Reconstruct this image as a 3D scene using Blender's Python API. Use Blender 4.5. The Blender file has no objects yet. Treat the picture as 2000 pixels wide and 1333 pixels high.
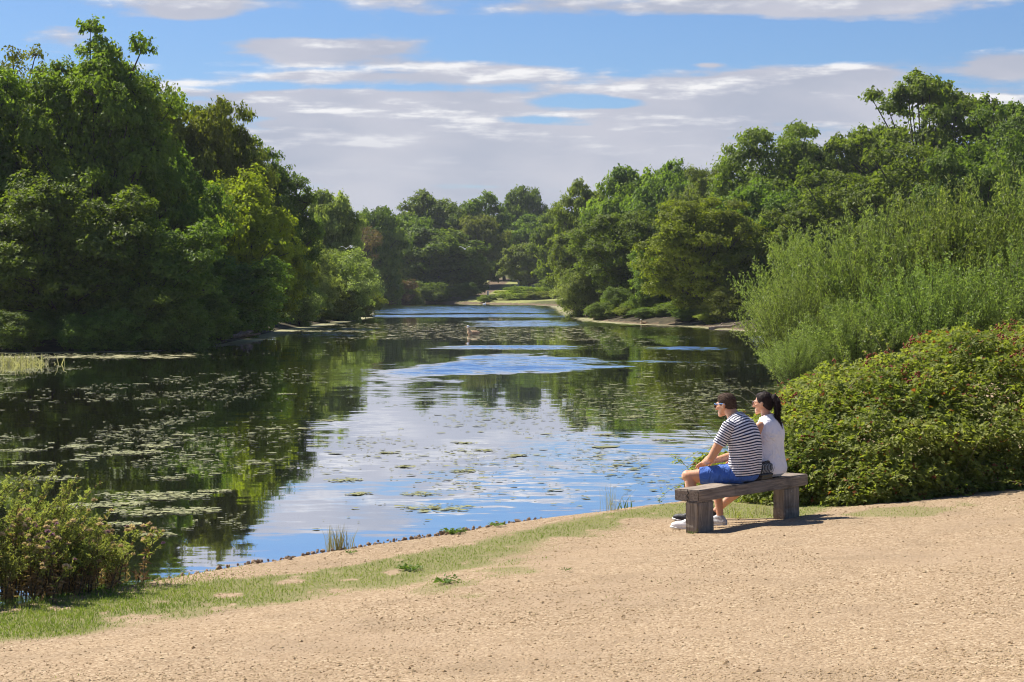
import bpy, bmesh, math
import numpy as np
from mathutils import Vector, Matrix, Quaternion

sc = bpy.context.scene
COL = sc.collection
RNG = np.random.default_rng(7)
rad = math.radians

# ------------------------------------------------------------------ camera, sky, sun, exposure
F, HY, CAM_Z, ZW = 3889.0, 558.0, 2.29, -0.30      # focal length (photo pixels), horizon row, eye height, water level
cam = bpy.data.cameras.new('camera')
cam.lens, cam.sensor_width = 36.0 * F / 2000.0, 36.0
cam.shift_y = -(666.5 - HY) / 2000.0
cam.clip_start, cam.clip_end = 0.1, 4000.0
cam_o = bpy.data.objects.new('camera', cam); COL.objects.link(cam_o)
cam_o.location = (0, 0, CAM_Z); cam_o.rotation_euler = (rad(90), 0, 0)
sc.camera = cam_o
sc.view_settings.view_transform = 'Standard'
sc.view_settings.look = 'None'
sc.view_settings.gamma = 1.0
sc.view_settings.use_curve_mapping = False
sc.view_settings.exposure = 1.1
sc.cycles.use_denoising = True
sc.cycles.max_bounces = 9
sc.cycles.diffuse_bounces = 5
sc.cycles.filter_width = 1.1
sc.cycles.transparent_max_bounces = 4

SUN_AZ, SUN_EL = rad(-52), rad(50)                   # azimuth from the view direction (left negative), elevation
sd = Vector((math.sin(SUN_AZ) * math.cos(SUN_EL), math.cos(SUN_AZ) * math.cos(SUN_EL), math.sin(SUN_EL)))
sun = bpy.data.lights.new('sun', 'SUN'); sun.energy = 4.6; sun.angle = rad(0.55); sun.color = (1.0, 0.94, 0.84)
sun_o = bpy.data.objects.new('sun', sun); COL.objects.link(sun_o)
sun_o.rotation_euler = sd.to_track_quat('Z', 'Y').to_euler()


HAZE = 0.00012

class NT:
    """Small helper for writing node trees."""
    def __init__(self, tree):
        self.t = tree; tree.nodes.clear()
    def n(self, typ, props=None, **ins):
        nd = self.t.nodes.new(typ)
        for k, v in (props or {}).items(): setattr(nd, k, v)
        for k, v in ins.items():
            k = k.replace('_', ' ')
            self.set(nd.inputs[k] if k in nd.inputs else nd.inputs[int(k[1:])], v)
        return nd
    def set(self, sock, v):
        if isinstance(v, bpy.types.NodeSocket): self.t.links.new(v, sock)
        elif isinstance(v, bpy.types.Node): self.t.links.new(v.outputs[0], sock)
        else: sock.default_value = v
    def m(self, op, a, b=None, c=None, clamp=False):
        nd = self.t.nodes.new('ShaderNodeMath'); nd.operation = op; nd.use_clamp = clamp
        for i, v in enumerate((a, b, c)):
            if v is not None: self.set(nd.inputs[i], v)
        return nd.outputs[0]
    def vm(self, op, a, b=None, scale=None):
        nd = self.t.nodes.new('ShaderNodeVectorMath'); nd.operation = op
        self.set(nd.inputs[0], a)
        if b is not None: self.set(nd.inputs[1], b)
        if scale is not None: self.set(nd.inputs['Scale'], scale)
        return nd.outputs[1] if op in ('DOT_PRODUCT', 'LENGTH') else nd.outputs[0]
    def mix(self, f, a, b, blend='MIX'):
        nd = self.t.nodes.new('ShaderNodeMix'); nd.data_type = 'RGBA'; nd.blend_type = blend
        self.set(nd.inputs[0], f)
        for i, v in ((6, a), (7, b)):
            if isinstance(v, tuple) and len(v) == 3: v = v + (1,)
            self.set(nd.inputs[i], v)
        return nd.outputs[2]
    def ramp(self, f, stops, interp='LINEAR'):
        nd = self.t.nodes.new('ShaderNodeValToRGB'); nd.color_ramp.interpolation = interp
        e = nd.color_ramp.elements
        while len(e) < len(stops): e.new(0.5)
        for i, (p, c) in enumerate(stops):
            e[i].position = p; e[i].color = (tuple(c) + (1,)) if not isinstance(c, (int, float)) else (c, c, c, 1)
        self.set(nd.inputs[0], f)
        return nd.outputs[0]
    def sstep(self, x, lo, hi):
        nd = self.t.nodes.new('ShaderNodeMapRange'); nd.interpolation_type = 'SMOOTHSTEP'
        self.set(nd.inputs[0], x); nd.inputs[1].default_value = lo; nd.inputs[2].default_value = hi
        return nd.outputs[0]


world = bpy.data.worlds.new('World'); sc.world = world; world.use_nodes = True
def build_world():
    t = NT(world.node_tree)
    sky = t.n('ShaderNodeTexSky', dict(sky_type='NISHITA', sun_disc=False, sun_elevation=SUN_EL, sun_rotation=SUN_AZ,
                                       altitude=0.0, air_density=1.0, dust_density=0.3, ozone_density=2.0))
    tc = t.n('ShaderNodeTexCoord')
    sep = t.n('ShaderNodeSeparateXYZ', Vector=tc.outputs['Generated'])
    x, y, z = sep.outputs
    zz = t.m('ADD', t.m('MAXIMUM', z, 0.0), 0.035)
    px, py = t.m('DIVIDE', x, zz), t.m('DIVIDE', y, zz)
    def noise(dz, scale, detail, rough, off):
        zo = t.m('ADD', zz, dz)
        v = t.n('ShaderNodeCombineXYZ', X=t.m('MULTIPLY', t.m('DIVIDE', x, zo), 1.05), Y=t.m('DIVIDE', y, zo), Z=off)
        return t.n('ShaderNodeTexNoise', Vector=v, Scale=scale, Detail=detail, Roughness=rough).outputs[0]
    # the clouds of the day, each a soft bank at its own direction in the sky (x/y, z/y)
    yy = t.m('MAXIMUM', y, 0.05)
    uv = t.n('ShaderNodeCombineXYZ', X=t.m('DIVIDE', x, yy), Y=t.m('DIVIDE', z, yy), Z=0.0).outputs[0]
    front = t.m('GREATER_THAN', y, 0.05)
    banks = None
    for (cx, cy, wx, wy, amp) in ((385, 18, 95, 26, .22), (620, 100, 230, 34, .26), (985, 140, 170, 22, .16), (1010, 95, 60, 18, .12),
                                  (680, 150, 230, 10, .12), (740, 205, 330, 34, .24), (1540, 8, 320, 30, .22), (1560, 190, 380, 55, .26),
                                  (1980, 130, 110, 26, .2), (800, 300, 520, 50, .17), (1150, 290, 420, 60, .14), (1385, 128, 28, 5, .12),
                                  (150, 70, 90, 30, .12), (1160, 200, 110, 14, -.2), (1050, 235, 120, 14, -.14), (1150, 60, 260, 26, -.12),
                                  (500, 60, 130, 18, -.1), (1500, 90, 380, 30, -.16), (620, 170, 200, 6, -.05)):
        c = ((cx - 1000) / F, (HY - cy) / F, 0.0)
        s = (F / wx, F / wy, 0.0)
        dlt = t.vm('MULTIPLY', t.vm('SUBTRACT', uv, c), s)
        g = t.m('MULTIPLY', t.m('EXPONENT', t.m('MULTIPLY', t.vm('DOT_PRODUCT', dlt, dlt), -1.0)), amp * 1.6)
        banks = g if banks is None else t.m('ADD', banks, g)
    banks = t.m('MULTIPLY', banks, front)
    low = t.sstep(z, 0.105, 0.055)
    low = t.m('ADD', t.m('MULTIPLY', low, 0.12), t.m('MULTIPLY', t.sstep(z, 0.06, 0.03), 0.14))
    az = t.m('ARCTAN2', x, y)
    def dens(dz):
        v3 = t.n('ShaderNodeCombineXYZ', X=t.m('MULTIPLY', az, 26.0), Y=t.m('MULTIPLY', t.m('ADD', z, dz), 62.0), Z=4.4)
        puff = t.m('MULTIPLY', t.m('SUBTRACT', t.n('ShaderNodeTexNoise', Vector=v3, Scale=1.0, Detail=7, Roughness=.62).outputs[0], .5), .30)
        n1 = t.m('MULTIPLY_ADD', t.m('SUBTRACT', noise(dz, 1.15, 8, 0.55, 3.3), .5), t.m('MULTIPLY_ADD', t.sstep(z, .03, .10), .6, .3), .5)
        return t.m('ADD', t.m('ADD', t.m('ADD', n1, puff), banks), low)
    d0, d1 = dens(0.0), dens(0.006)
    cover = t.sstep(d0, 0.555, 0.70)
    rim = t.m('MULTIPLY', t.m('MULTIPLY', t.m('SUBTRACT', d0, d1), 8.0, clamp=True), t.sstep(z, 0.035, 0.09))
    lit = t.mix(rim, (0.271, 0.275, 0.313), (0.448, 0.439, 0.439))
    vb = t.n('ShaderNodeCombineXYZ', X=t.m('MULTIPLY', az, 13.0), Y=t.m('MULTIPLY', z, 34.0), Z=8.8)
    body = t.mix(t.sstep(t.n('ShaderNodeTexNoise', Vector=vb, Scale=1.0, Detail=4, Roughness=.5).outputs[0], 0.3, 0.7), (0.219, 0.231, 0.275), (0.280, 0.280, 0.313))
    cloud = t.mix(rim, body, lit)
    clear = t.mix(1.0, sky.outputs[0], (0.294, 0.378, 0.522), 'MULTIPLY')
    clear = t.n('ShaderNodeVectorMath', dict(operation='SCALE'), i0=clear); clear.inputs['Scale'].default_value = 0.1
    col = t.mix(t.m('MULTIPLY', cover, 0.93), clear.outputs[0], cloud)
    # Background strength stays at 0.1: the cloud colours above are scaled back up to meet it
    up = t.n('ShaderNodeVectorMath', dict(operation='SCALE'), i0=col); up.inputs['Scale'].default_value = 10.0
    bg = t.n('ShaderNodeBackground', Color=up.outputs[0], Strength=0.1)
    t.n('ShaderNodeOutputWorld', Surface=bg)
build_world()

# ------------------------------------------------------------------ helpers
def at(px, py, d):
    """World point at depth d (metres ahead) that shows at photo pixel (px, py)."""
    return np.array(((px - 1000) / F * d, d, CAM_Z - (py - HY) / F * d))
def on(px, py, z=ZW):
    d = (CAM_Z - z) * F / (py - HY)
    return np.array(((px - 1000) / F * d, d))

def link(o, parent=None):
    COL.objects.link(o)
    if parent is not None: o.parent = parent
    return o
def tag(o, label=None, cat=None, group=None, kind=None):
    for k, v in (('label', label), ('category', cat), ('group', group), ('kind', kind)):
        if v: o[k] = v
    return o
def empty(name, loc, label, cat, group=None, rz=0.0):
    o = bpy.data.objects.new(name, None); o.location = loc; o.rotation_euler = (0, 0, rz); o.empty_display_size = 0.2
    return tag(link(o), label, cat, group)

class MB:
    """Collects vertices and faces (numpy) and links them as one mesh object."""
    def __init__(self): self.v, self.l, self.t, self.a, self.n = [], [], [], [], 0
    def add(self, v, f, a=0.5):
        v = np.asarray(v, float).reshape(-1, 3); f = np.asarray(f, np.int64)
        self.v.append(v); self.l.append((f + self.n).ravel()); self.t.append(np.full(len(f), f.shape[1], np.int64))
        self.a.append(np.broadcast_to(np.asarray(a, float), (len(v),)).copy()); self.n += len(v)
    def quads(self, P, a=0.5):
        """P: (N,4,3) loose quads; a: (N,) one tint for each."""
        N = len(P)
        self.add(P.reshape(-1, 3), np.arange(N * 4).reshape(N, 4), np.repeat(np.broadcast_to(np.asarray(a, float), (N,)), 4))
    def tris(self, P, a=0.5):
        N = len(P)
        self.add(P.reshape(-1, 3), np.arange(N * 3).reshape(N, 3), np.repeat(np.broadcast_to(np.asarray(a, float), (N,)), 3))
    def tube(self, pts, radii, k=5, a=0.5, cap=True):
        pts = np.asarray(pts, float); n = len(pts); radii = np.broadcast_to(np.asarray(radii, float), (n,))
        tan = np.gradient(pts, axis=0); tan /= np.linalg.norm(tan, axis=1)[:, None] + 1e-9
        ref = np.array((0.31, 0.95, 0.05)) if abs(tan[:, 2]).mean() > .6 else np.array((0, 0, 1.0))
        s = np.cross(tan, ref); s /= np.linalg.norm(s, axis=1)[:, None] + 1e-9
        b = np.cross(tan, s)
        th = np.arange(k) * 2 * np.pi / k
        V = pts[:, None] + radii[:, None, None] * (np.cos(th)[None, :, None] * s[:, None] + np.sin(th)[None, :, None] * b[:, None])
        i = np.arange(n - 1)[:, None] * k; j = np.arange(k)[None]; j2 = (j + 1) % k
        f = np.stack([i + j, i + j2, i + k + j2, i + k + j], -1).reshape(-1, 4)
        self.add(V.reshape(-1, 3), f, a)
    def box(self, lo, hi, a=0.5):
        lo, hi = np.asarray(lo, float), np.asarray(hi, float)
        v = np.array([[(lo, hi)[i][0], (lo, hi)[j][1], (lo, hi)[k][2]] for i in (0, 1) for j in (0, 1) for k in (0, 1)])
        self.add(v, [[0, 1, 3, 2], [4, 6, 7, 5], [0, 4, 5, 1], [2, 3, 7, 6], [0, 2, 6, 4], [1, 5, 7, 3]], a)
    def mesh(self, name, mat=None, smooth=False):
        me = bpy.data.meshes.new(name)
        v = np.concatenate(self.v); l = np.concatenate(self.l); t = np.concatenate(self.t)
        me.vertices.add(len(v)); me.vertices.foreach_set('co', v.astype(np.float32).ravel())
        me.loops.add(len(l)); me.loops.foreach_set('vertex_index', l.astype(np.int32))
        me.polygons.add(len(t))
        st = np.zeros(len(t), np.int32); st[1:] = np.cumsum(t)[:-1]
        me.polygons.foreach_set('loop_start', st)
        try: me.polygons.foreach_set('loop_total', t.astype(np.int32))
        except Exception: pass
        at_ = me.attributes.new('tint', 'FLOAT', 'POINT'); at_.data.foreach_set('value', np.concatenate(self.a).astype(np.float32))
        me.update(calc_edges=True)
        me.polygons.foreach_set('use_smooth', np.full(len(t), bool(smooth)))
        if mat: me.materials.append(mat)
        return me
    def build(self, name, mat=None, parent=None, smooth=False):
        return link(bpy.data.objects.new(name, self.mesh(name, mat, smooth)), parent)

def unit(v): return v / (np.linalg.norm(v, axis=-1, keepdims=True) + 1e-9)
def rdir(n, rng=RNG): return unit(rng.normal(size=(n, 3)))
def leaves(C, N, L, W, rng=RNG, axis=None, axj=0.6):
    """Rhombic leaves: centres C, normals N, lengths L, widths W; the long axis lies near `axis` if given."""
    n = len(C)
    A = rdir(n, rng) if axis is None else unit(axis + axj * rng.normal(size=(n, 3)))
    A = unit(A - (A * N).sum(1)[:, None] * N); B = np.cross(N, A)
    L = np.broadcast_to(L, (n,))[:, None] * .5; W = np.broadcast_to(W, (n,))[:, None] * .5
    bend = N * L * .25
    return np.stack([C - A * L - bend, C + B * W, C + A * L - bend, C - B * W], 1)

def vnoise(x, y, seed=0):
    xi, yi = np.floor(x).astype(np.int64), np.floor(y).astype(np.int64); fx, fy = x - xi, y - yi
    fx, fy = fx * fx * (3 - 2 * fx), fy * fy * (3 - 2 * fy)
    def h(a, b):
        n = (a * 374761393 + b * 668265263 + seed * 974711) & 0x7fffffff
        n = ((n ^ (n >> 13)) * 1274126177) & 0x7fffffff
        return ((n ^ (n >> 16)) & 0xffff) / 65535.0
    return (h(xi, yi) * (1 - fx) + h(xi + 1, yi) * fx) * (1 - fy) + (h(xi, yi + 1) * (1 - fx) + h(xi + 1, yi + 1) * fx) * fy
def fbm(x, y, seed=0, oct=4):
    r, a, tot = 0, 1.0, 0
    for i in range(oct): r = r + a * vnoise(x * 2 ** i, y * 2 ** i, seed + i * 17); tot += a; a *= .5
    return r / tot
def sstep(x, a, b):
    t = np.clip((x - a) / (b - a), 0, 1); return t * t * (3 - 2 * t)

# ------------------------------------------------------------------ materials
def mat_new(name):
    m = bpy.data.materials.new(name); m.use_nodes = True
    return m, NT(m.node_tree)
def out(t, sh): t.n('ShaderNodeOutputMaterial', Surface=sh)

def foliage(name, c1, c2, trans=0.38, rough=0.58, spec=0.22, c3=None):
    """Leaves: tint runs from c1 to c2 leaf by leaf, and part of the light passes through."""
    m, t = mat_new(name)
    a = t.n('ShaderNodeAttribute', dict(attribute_name='tint')).outputs['Fac']
    stops = [(0.0, c1), (1.0, c2)] if c3 is None else [(0.0, c1), (0.86, c2), (0.93, c3), (1.0, c3)]
    col = t.ramp(a, stops)
    oi = t.n('ShaderNodeObjectInfo')
    hs = t.n('ShaderNodeHueSaturation', Color=col, Hue=t.m('ADD', 0.488, t.m('MULTIPLY', oi.outputs['Random'], 0.024)),
             Value=t.m('ADD', 0.85, t.m('MULTIPLY', oi.outputs['Random'], 0.3)), Saturation=1.0).outputs[0]
    p = t.n('ShaderNodeBsdfPrincipled', Base_Color=hs, Roughness=rough, Specular_IOR_Level=spec)
    tr = t.n('ShaderNodeBsdfTranslucent', Color=t.mix(1.0, hs, (1.25, 1.35, 0.55), 'MULTIPLY'))
    out(t, t.n('ShaderNodeMixShader', Fac=trans, i1=p.outputs[0], i2=tr.outputs[0]))
    return m

def simple(name, c1, c2=None, rough=0.8, scale=8.0, spec=0.3, bump=0.0, stretch=(1, 1, 1), tint=False):
    m, t = mat_new(name)
    tc = t.n('ShaderNodeTexCoord').outputs['Object']
    mp = t.n('ShaderNodeMapping', Vector=tc, Scale=stretch).outputs[0]
    nz = t.n('ShaderNodeTexNoise', Vector=mp, Scale=scale, Detail=6, Roughness=.6).outputs[0]
    f = t.n('ShaderNodeAttribute', dict(attribute_name='tint')).outputs['Fac'] if tint else t.sstep(nz, .3, .7)
    col = t.mix(f, c1, c2 or tuple(v * .75 for v in c1))
    p = t.n('ShaderNodeBsdfPrincipled', Base_Color=col, Roughness=rough, Specular_IOR_Level=spec)
    if bump:
        b = t.n('ShaderNodeBump', Height=nz, Strength=bump, Distance=0.02); t.set(p.inputs['Normal'], b)
    out(t, p)
    return m

M = {}
M['oak'] = foliage('oak_leaves', (0.100, 0.146, 0.018), (0.205, 0.260, 0.034), .5)
M['oak_dark'] = foliage('dark_leaves', (0.084, 0.132, 0.020), (0.175, 0.235, 0.034), .5)
M['oak_olive'] = foliage('olive_leaves', (0.117, 0.140, 0.017), (0.214, 0.240, 0.031), .46)
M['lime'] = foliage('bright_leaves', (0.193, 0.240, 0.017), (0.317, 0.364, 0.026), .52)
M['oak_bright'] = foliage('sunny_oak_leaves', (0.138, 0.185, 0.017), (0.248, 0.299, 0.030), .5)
M['silver'] = foliage('silvery_leaves', (0.131, 0.176, 0.048), (0.248, 0.286, 0.090), .46)
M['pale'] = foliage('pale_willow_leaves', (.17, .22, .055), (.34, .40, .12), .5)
M['brown'] = foliage('browning_leaves', (0.138, 0.098, 0.042), (0.221, 0.163, 0.072), .35)
M['willow'] = foliage('willow_leaves', (.11, .158, .034), (.285, .345, .10), .46, .45, .35)
M['bramble'] = foliage('bramble_leaves', (.11, .16, .028), (.33, .37, .085), .48, .6, .2, (.25, .10, .035))
M['weed'] = foliage('weed_leaves', (.17, .21, .05), (.38, .38, .14), .45, .6, .2)
M['weed_dry'] = foliage('withered_leaves', (.19, .12, .065), (.38, .27, .16), .35, .7, .1)
M['grass'] = foliage('grass_blades', (.14, .20, .03), (.29, .31, .09), .35, .6, .2)
M['reed'] = foliage('reed_blades', (.22, .2, .11), (.34, .3, .18), .3, .6, .2)
M['iris'] = foliage('iris_blades', (.05, .11, .03), (.1, .17, .05), .3, .45, .35)
M['berry'] = foliage('berries', (.2, .045, .025), (.36, .13, .06), .15, .6, .15)
M['fluff'] = foliage('thistle_down', (.52, .38, .29), (.72, .58, .45), .3, .9, .05)
M['mauve'] = foliage('mauve_petals', (.28, .14, .28), (.42, .25, .4), .3, .7, .1)
M['bark'] = simple('bark', (.085, .07, .052), (.045, .037, .028), .9, 6, .15, .6, (4, 4, .8))
M['twig'] = simple('twigs', (.1, .085, .055), (.06, .05, .03), .85, 9, .15)
M['driftwood'] = simple('driftwood', (.32, .25, .19), (.16, .12, .09), .85, 5, .15, .3)
M['stone'] = simple('flint_stone', (.36, .25, .16), (.16, .11, .07), .9, 14, .25, .4)
M['gravel'] = simple('gravel_stones', (.2, .12, .055), (.46, .345, .2), .85, 8, .2, tint=True)
M['pads'] = simple('floating_leaves', (.11, .113, .033), (.25, .25, .09), .6, 8, .4, tint=True)

# ------------------------------------------------------------------ the lake, its shore and the ground
NRM, ALO = np.array((.78, -.6258)), np.array((.6258, .78))
LIP = -0.19
shore = [(-40, -32), (-14, 2.5), (-6.4, 12.3)] + [tuple(on(px, py, LIP)) for px, py in
         ((300, 1135), (450, 1107), (640, 1078), (840, 1048), (1000, 1022), (1170, 999), (1300, 982))] + \
        [(3.1, 24.4), (4.4, 29.0), (5.6, 37), (6.8, 48), (8.4, 58)]
shore = np.array(shore)
QC, QN = shore @ ALO, shore @ NRM
def cs(x, y):
    c = x * ALO[0] + y * ALO[1]
    return c, x * NRM[0] + y * NRM[1] - np.interp(c, QC, QN)
def shore_wobble(c): return .17 * (fbm(c * 1.7, c * 0 + 3.1, 5, 3) - .5)
def zprof(s):
    return np.interp(s, [-.02, .2, 1.2, 2.05, 2.65, 3.4, 12.6, 20, 60], [LIP, -.165, -.135, -.105, -.04, .02, .48, .62, .9])
def ground_z(x, y):
    x, y = np.asarray(x, float), np.asarray(y, float)
    c, s = cs(x, y)
    return zprof(s) + .022 * (fbm(x * .9, y * .9, 11, 3) - .5) + .008 * (fbm(x * 5, y * 5, 12, 2) - .5)
def gz(x, y): return float(ground_z(x, y))
def ground_hit(px, py):
    """Where the sight line through a photo pixel meets the near bank."""
    d = np.linspace(6, 40, 6000); x = (px - 1000) / F * d; z = CAM_Z - (py - HY) / F * d
    i = int(np.argmax(z <= zprof(cs(x, d)[1]))); return np.array((x[i], d[i]))

band_out = np.array([cs(*ground_hit(px, py)) for px, py in ((-150, 1262), (0, 1247), (150, 1235), (300, 1213), (600, 1165), (800, 1138), (950, 1098), (1100, 1058),
                     (1250, 1022), (1330, 1012), (1420, 1012), (1560, 1010), (1650, 990), (1720, 976), (1800, 966), (1900, 957), (2000, 950), (2150, 938))])
band_in = np.array([cs(*ground_hit(px, py)) for px, py in ((-100, 1200), (250, 1160), (310, 1150), (430, 1132), (640, 1108), (830, 1080), (960, 1050), (1060, 1030), (1170, 1003), (1300, 985), (1500, 970))])
def grass_mask(x, y):
    c, s = cs(x, y)
    so = np.interp(c, band_out[:, 0], band_out[:, 1]); si = np.interp(c, band_in[:, 0], band_in[:, 1])
    wob = (fbm(x * 1.1, y * .8, 21, 4) - .5); fine = fbm(x * 5, y * 3.2, 31, 3) - .5
    m = sstep(so - s + wob * 1.3, -.25, .55) * sstep(s - si + wob * .7, -.15, .3)
    m = m * sstep(.62 + fine * 1.6 + wob * 1.2, .12, .5)
    stray = sstep(fbm(x * .8, y * .55, 41, 4), .63, .74) * sstep(so + 2.2 - s, -.8, .8) * .55
    return np.clip(np.maximum(m, stray * sstep(s, .3, .8)), 0, 1)

def ground_material():
    m, t = mat_new('gravel_and_turf')
    g = t.n('ShaderNodeAttribute', dict(attribute_name='tint')).outputs['Fac']
    tc = t.n('ShaderNodeTexCoord').outputs['Object']
    def nz(scale, detail=5, rough=.6, st=(1, 1, 1)):
        mp = t.n('ShaderNodeMapping', Vector=tc, Scale=st).outputs[0]
        return t.n('ShaderNodeTexNoise', Vector=mp, Scale=scale, Detail=detail, Roughness=rough).outputs[0]
    vor = t.n('ShaderNodeTexVoronoi', Vector=tc, Scale=42.0, Randomness=1.0)
    vor2 = t.n('ShaderNodeTexVoronoi', Vector=tc, Scale=92.0, Randomness=1.0)
    big, mid, fine = nz(.55, 4), nz(3.2, 6), nz(30, 4, .7)
    cell = t.n('ShaderNodeSeparateColor', Color=vor.outputs['Color']).outputs[0]
    cell2 = t.n('ShaderNodeSeparateColor', Color=vor2.outputs['Color']).outputs[0]
    stone = t.ramp(t.m('MULTIPLY_ADD', cell, .55, t.m('MULTIPLY', cell2, .45)),
                   [(0.0, (.12, .075, .04)), (.22, (0.243, 0.168, 0.098)), (.65, (0.327, 0.238, 0.147)), (1.0, (0.485, 0.387, 0.266))])
    dust = t.mix(t.sstep(mid, .35, .65), (.268, .191, .117), (.315, .231, .149))
    bare = t.m('MULTIPLY', t.sstep(big, .42, .66), .75)
    col = t.mix(bare, stone, dust)
    col = t.mix(t.m('MULTIPLY', t.sstep(nz(1.4, 5),   .45, .75), .42), col, (.20, .145, .09))
    turf = t.mix(t.sstep(fine, .35, .65), (.12, .13, .038), (.2, .185, .075))
    col = t.mix(t.m('MULTIPLY', t.sstep(t.m('ADD', g, t.m('MULTIPLY', t.m('SUBTRACT', fine, .5), .6)), .12, .75), .9), col, turf)
    h = t.m('ADD', t.m('MULTIPLY', vor.outputs['Distance'], -.8), t.m('ADD', t.m('MULTIPLY', vor2.outputs['Distance'], -.35), t.m('MULTIPLY', fine, .6)))
    b = t.n('ShaderNodeBump', Height=h, Strength=.75, Distance=.011)
    out(t, t.n('ShaderNodeBsdfPrincipled', Base_Color=col, Roughness=.95, Specular_IOR_Level=.15, Normal=b))
    return m
M['ground'] = ground_material()

def grid_faces(nr, ncol):
    i = np.arange(nr - 1)[:, None] * ncol; j = np.arange(ncol - 1)[None]
    return np.stack([i + j, i + j + 1, i + ncol + j + 1, i + ncol + j], -1).reshape(-1, 4)

def near_bank():
    c = np.concatenate([np.linspace(-50, -7, 30), np.linspace(-6.8, 24, 400), np.linspace(24.3, 50, 60)])
    s = np.concatenate([[-.03, -.03], np.arange(0, .4, .04), np.arange(.4, 9, .07), np.linspace(9, 14, 40), np.linspace(14.5, 60, 30)])
    S, C = np.meshgrid(s, c, indexing='ij')
    n = np.interp(C, QC, QN) + S + shore_wobble(C) * (1 - sstep(S, .1, 2.0))
    X, Y = C * ALO[0] + n * NRM[0], C * ALO[1] + n * NRM[1]
    Z = ground_z(X, Y); Z[0] = ZW - .6
    Z[1:] = np.where(S[1:] < .05, Z[1:] - .01, Z[1:])
    b = MB(); b.add(np.stack([X, Y, Z], -1), grid_faces(len(s), len(c))[:, ::-1], grass_mask(X, Y).ravel())
    o = b.build('gravel_bank', M['ground'], None, True); tag(o, kind='structure')
    return o
near_bank()

LAKE = np.array([(-60, -48), (-14, 2.5), (-6.4, 12.3)] + [tuple(p) for p in shore[3:]] + [(13, 64), (17, 78), (18, 100)] +
                [tuple(on(px, py)) for px, py in ((1440, 644), (1350, 636), (1260, 634), (1180, 628), (1130, 616), (1110, 606), (1092, 598), (1000, 595), (900, 592.5), (710, 591),
                                                  (705, 600), (700, 621), (620, 634), (545, 645), (500, 657), (430, 673), (250, 686), (0, 689))] +
                [(-34, 74), (-80, 70), (-140, 60), (-140, -48)])
def lake_dist(x, y):
    """Signed distance to the lake's outline, positive on land."""
    p = np.stack([np.ravel(x), np.ravel(y)], -1); best = np.full(len(p), 1e9); inside = np.zeros(len(p), bool)
    for a, b in zip(LAKE, np.roll(LAKE, -1, 0)):
        ab = b - a; tt = np.clip(((p - a) @ ab) / (ab @ ab), 0, 1)
        best = np.minimum(best, np.linalg.norm(p - a - tt[:, None] * ab, axis=1))
        cr = (a[1] > p[:, 1]) != (b[1] > p[:, 1])
        xi = a[0] + (p[:, 1] - a[1]) / (b[1] - a[1] + 1e-12) * (b[0] - a[0])
        inside ^= cr & (p[:, 0] < xi)
    return np.where(inside, -best, best).reshape(np.shape(x))
def land_z(x, y):
    s = lake_dist(x, y)
    z = np.where(s < 0, ZW + np.maximum(s * .25, -1.2), ZW + np.minimum(s * .16, .35) + .045 * np.maximum(s, 0))
    z = np.minimum(z, 6)
    return z + np.where(s > 0, .25 * (fbm(x * .12, y * .12, 51, 3) - .5) * np.minimum(s * .3, 1), 0)
def lz(x, y): return float(land_z(np.array([x]), np.array([y]))[0])

def far_ground():
    m, t = mat_new('far_banks')
    tc = t.n('ShaderNodeTexCoord').outputs['Object']
    g = t.n('ShaderNodeAttribute', dict(attribute_name='tint')).outputs['Fac']
    n1 = t.n('ShaderNodeTexNoise', Vector=tc, Scale=.25, Detail=6, Roughness=.65).outputs[0]
    n2 = t.n('ShaderNodeTexNoise', Vector=tc, Scale=2.0, Detail=5, Roughness=.65).outputs[0]
    veg = t.mix(t.sstep(n2, .35, .65), (.05, .055, .02), (.10, .10, .035))
    veg = t.mix(t.sstep(n1, .55, .75), veg, (.14, .11, .05))
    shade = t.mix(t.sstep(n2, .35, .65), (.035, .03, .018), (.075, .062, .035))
    px_, py_, _ = t.n('ShaderNodeSeparateXYZ', Vector=tc).outputs
    open_ = t.m('MULTIPLY', t.sstep(py_, 265, 275), t.m('MULTIPLY', t.sstep(px_, -9, -5), t.sstep(py_, 390, 370)))
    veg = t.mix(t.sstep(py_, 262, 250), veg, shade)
    veg = t.mix(open_, veg, t.mix(t.sstep(n2, .35, .65), (.17, .19, .06), (.26, .25, .09)))
    mud = t.mix(t.sstep(n2, .3, .7), (.17, .125, .078), (.09, .066, .042))
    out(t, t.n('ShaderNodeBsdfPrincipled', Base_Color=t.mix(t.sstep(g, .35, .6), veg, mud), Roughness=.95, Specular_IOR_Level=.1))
    d = np.concatenate([np.linspace(42, 70, 15), np.geomspace(71, 420, 190), np.geomspace(430, 900, 14)])
    r = np.concatenate([np.linspace(-1.2, -.32, 40), np.linspace(-.31, .31, 220), np.linspace(.32, 1.2, 40)])
    D, R = np.meshgrid(d, r, indexing='ij'); X = R * D
    s = lake_dist(X, D); Z = land_z(X, D) - np.where(D < 60, .35, 0)
    path = np.exp(-((X - (-6.5 + (D - 300) * .06)) / 2.2) ** 2) * sstep(D, 300, 312) * (1 - sstep(D, 375, 390))
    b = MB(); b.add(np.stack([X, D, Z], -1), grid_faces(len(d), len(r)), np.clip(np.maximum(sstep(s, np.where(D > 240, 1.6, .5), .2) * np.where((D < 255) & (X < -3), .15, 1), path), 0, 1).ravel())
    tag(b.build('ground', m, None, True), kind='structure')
far_ground()

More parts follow.
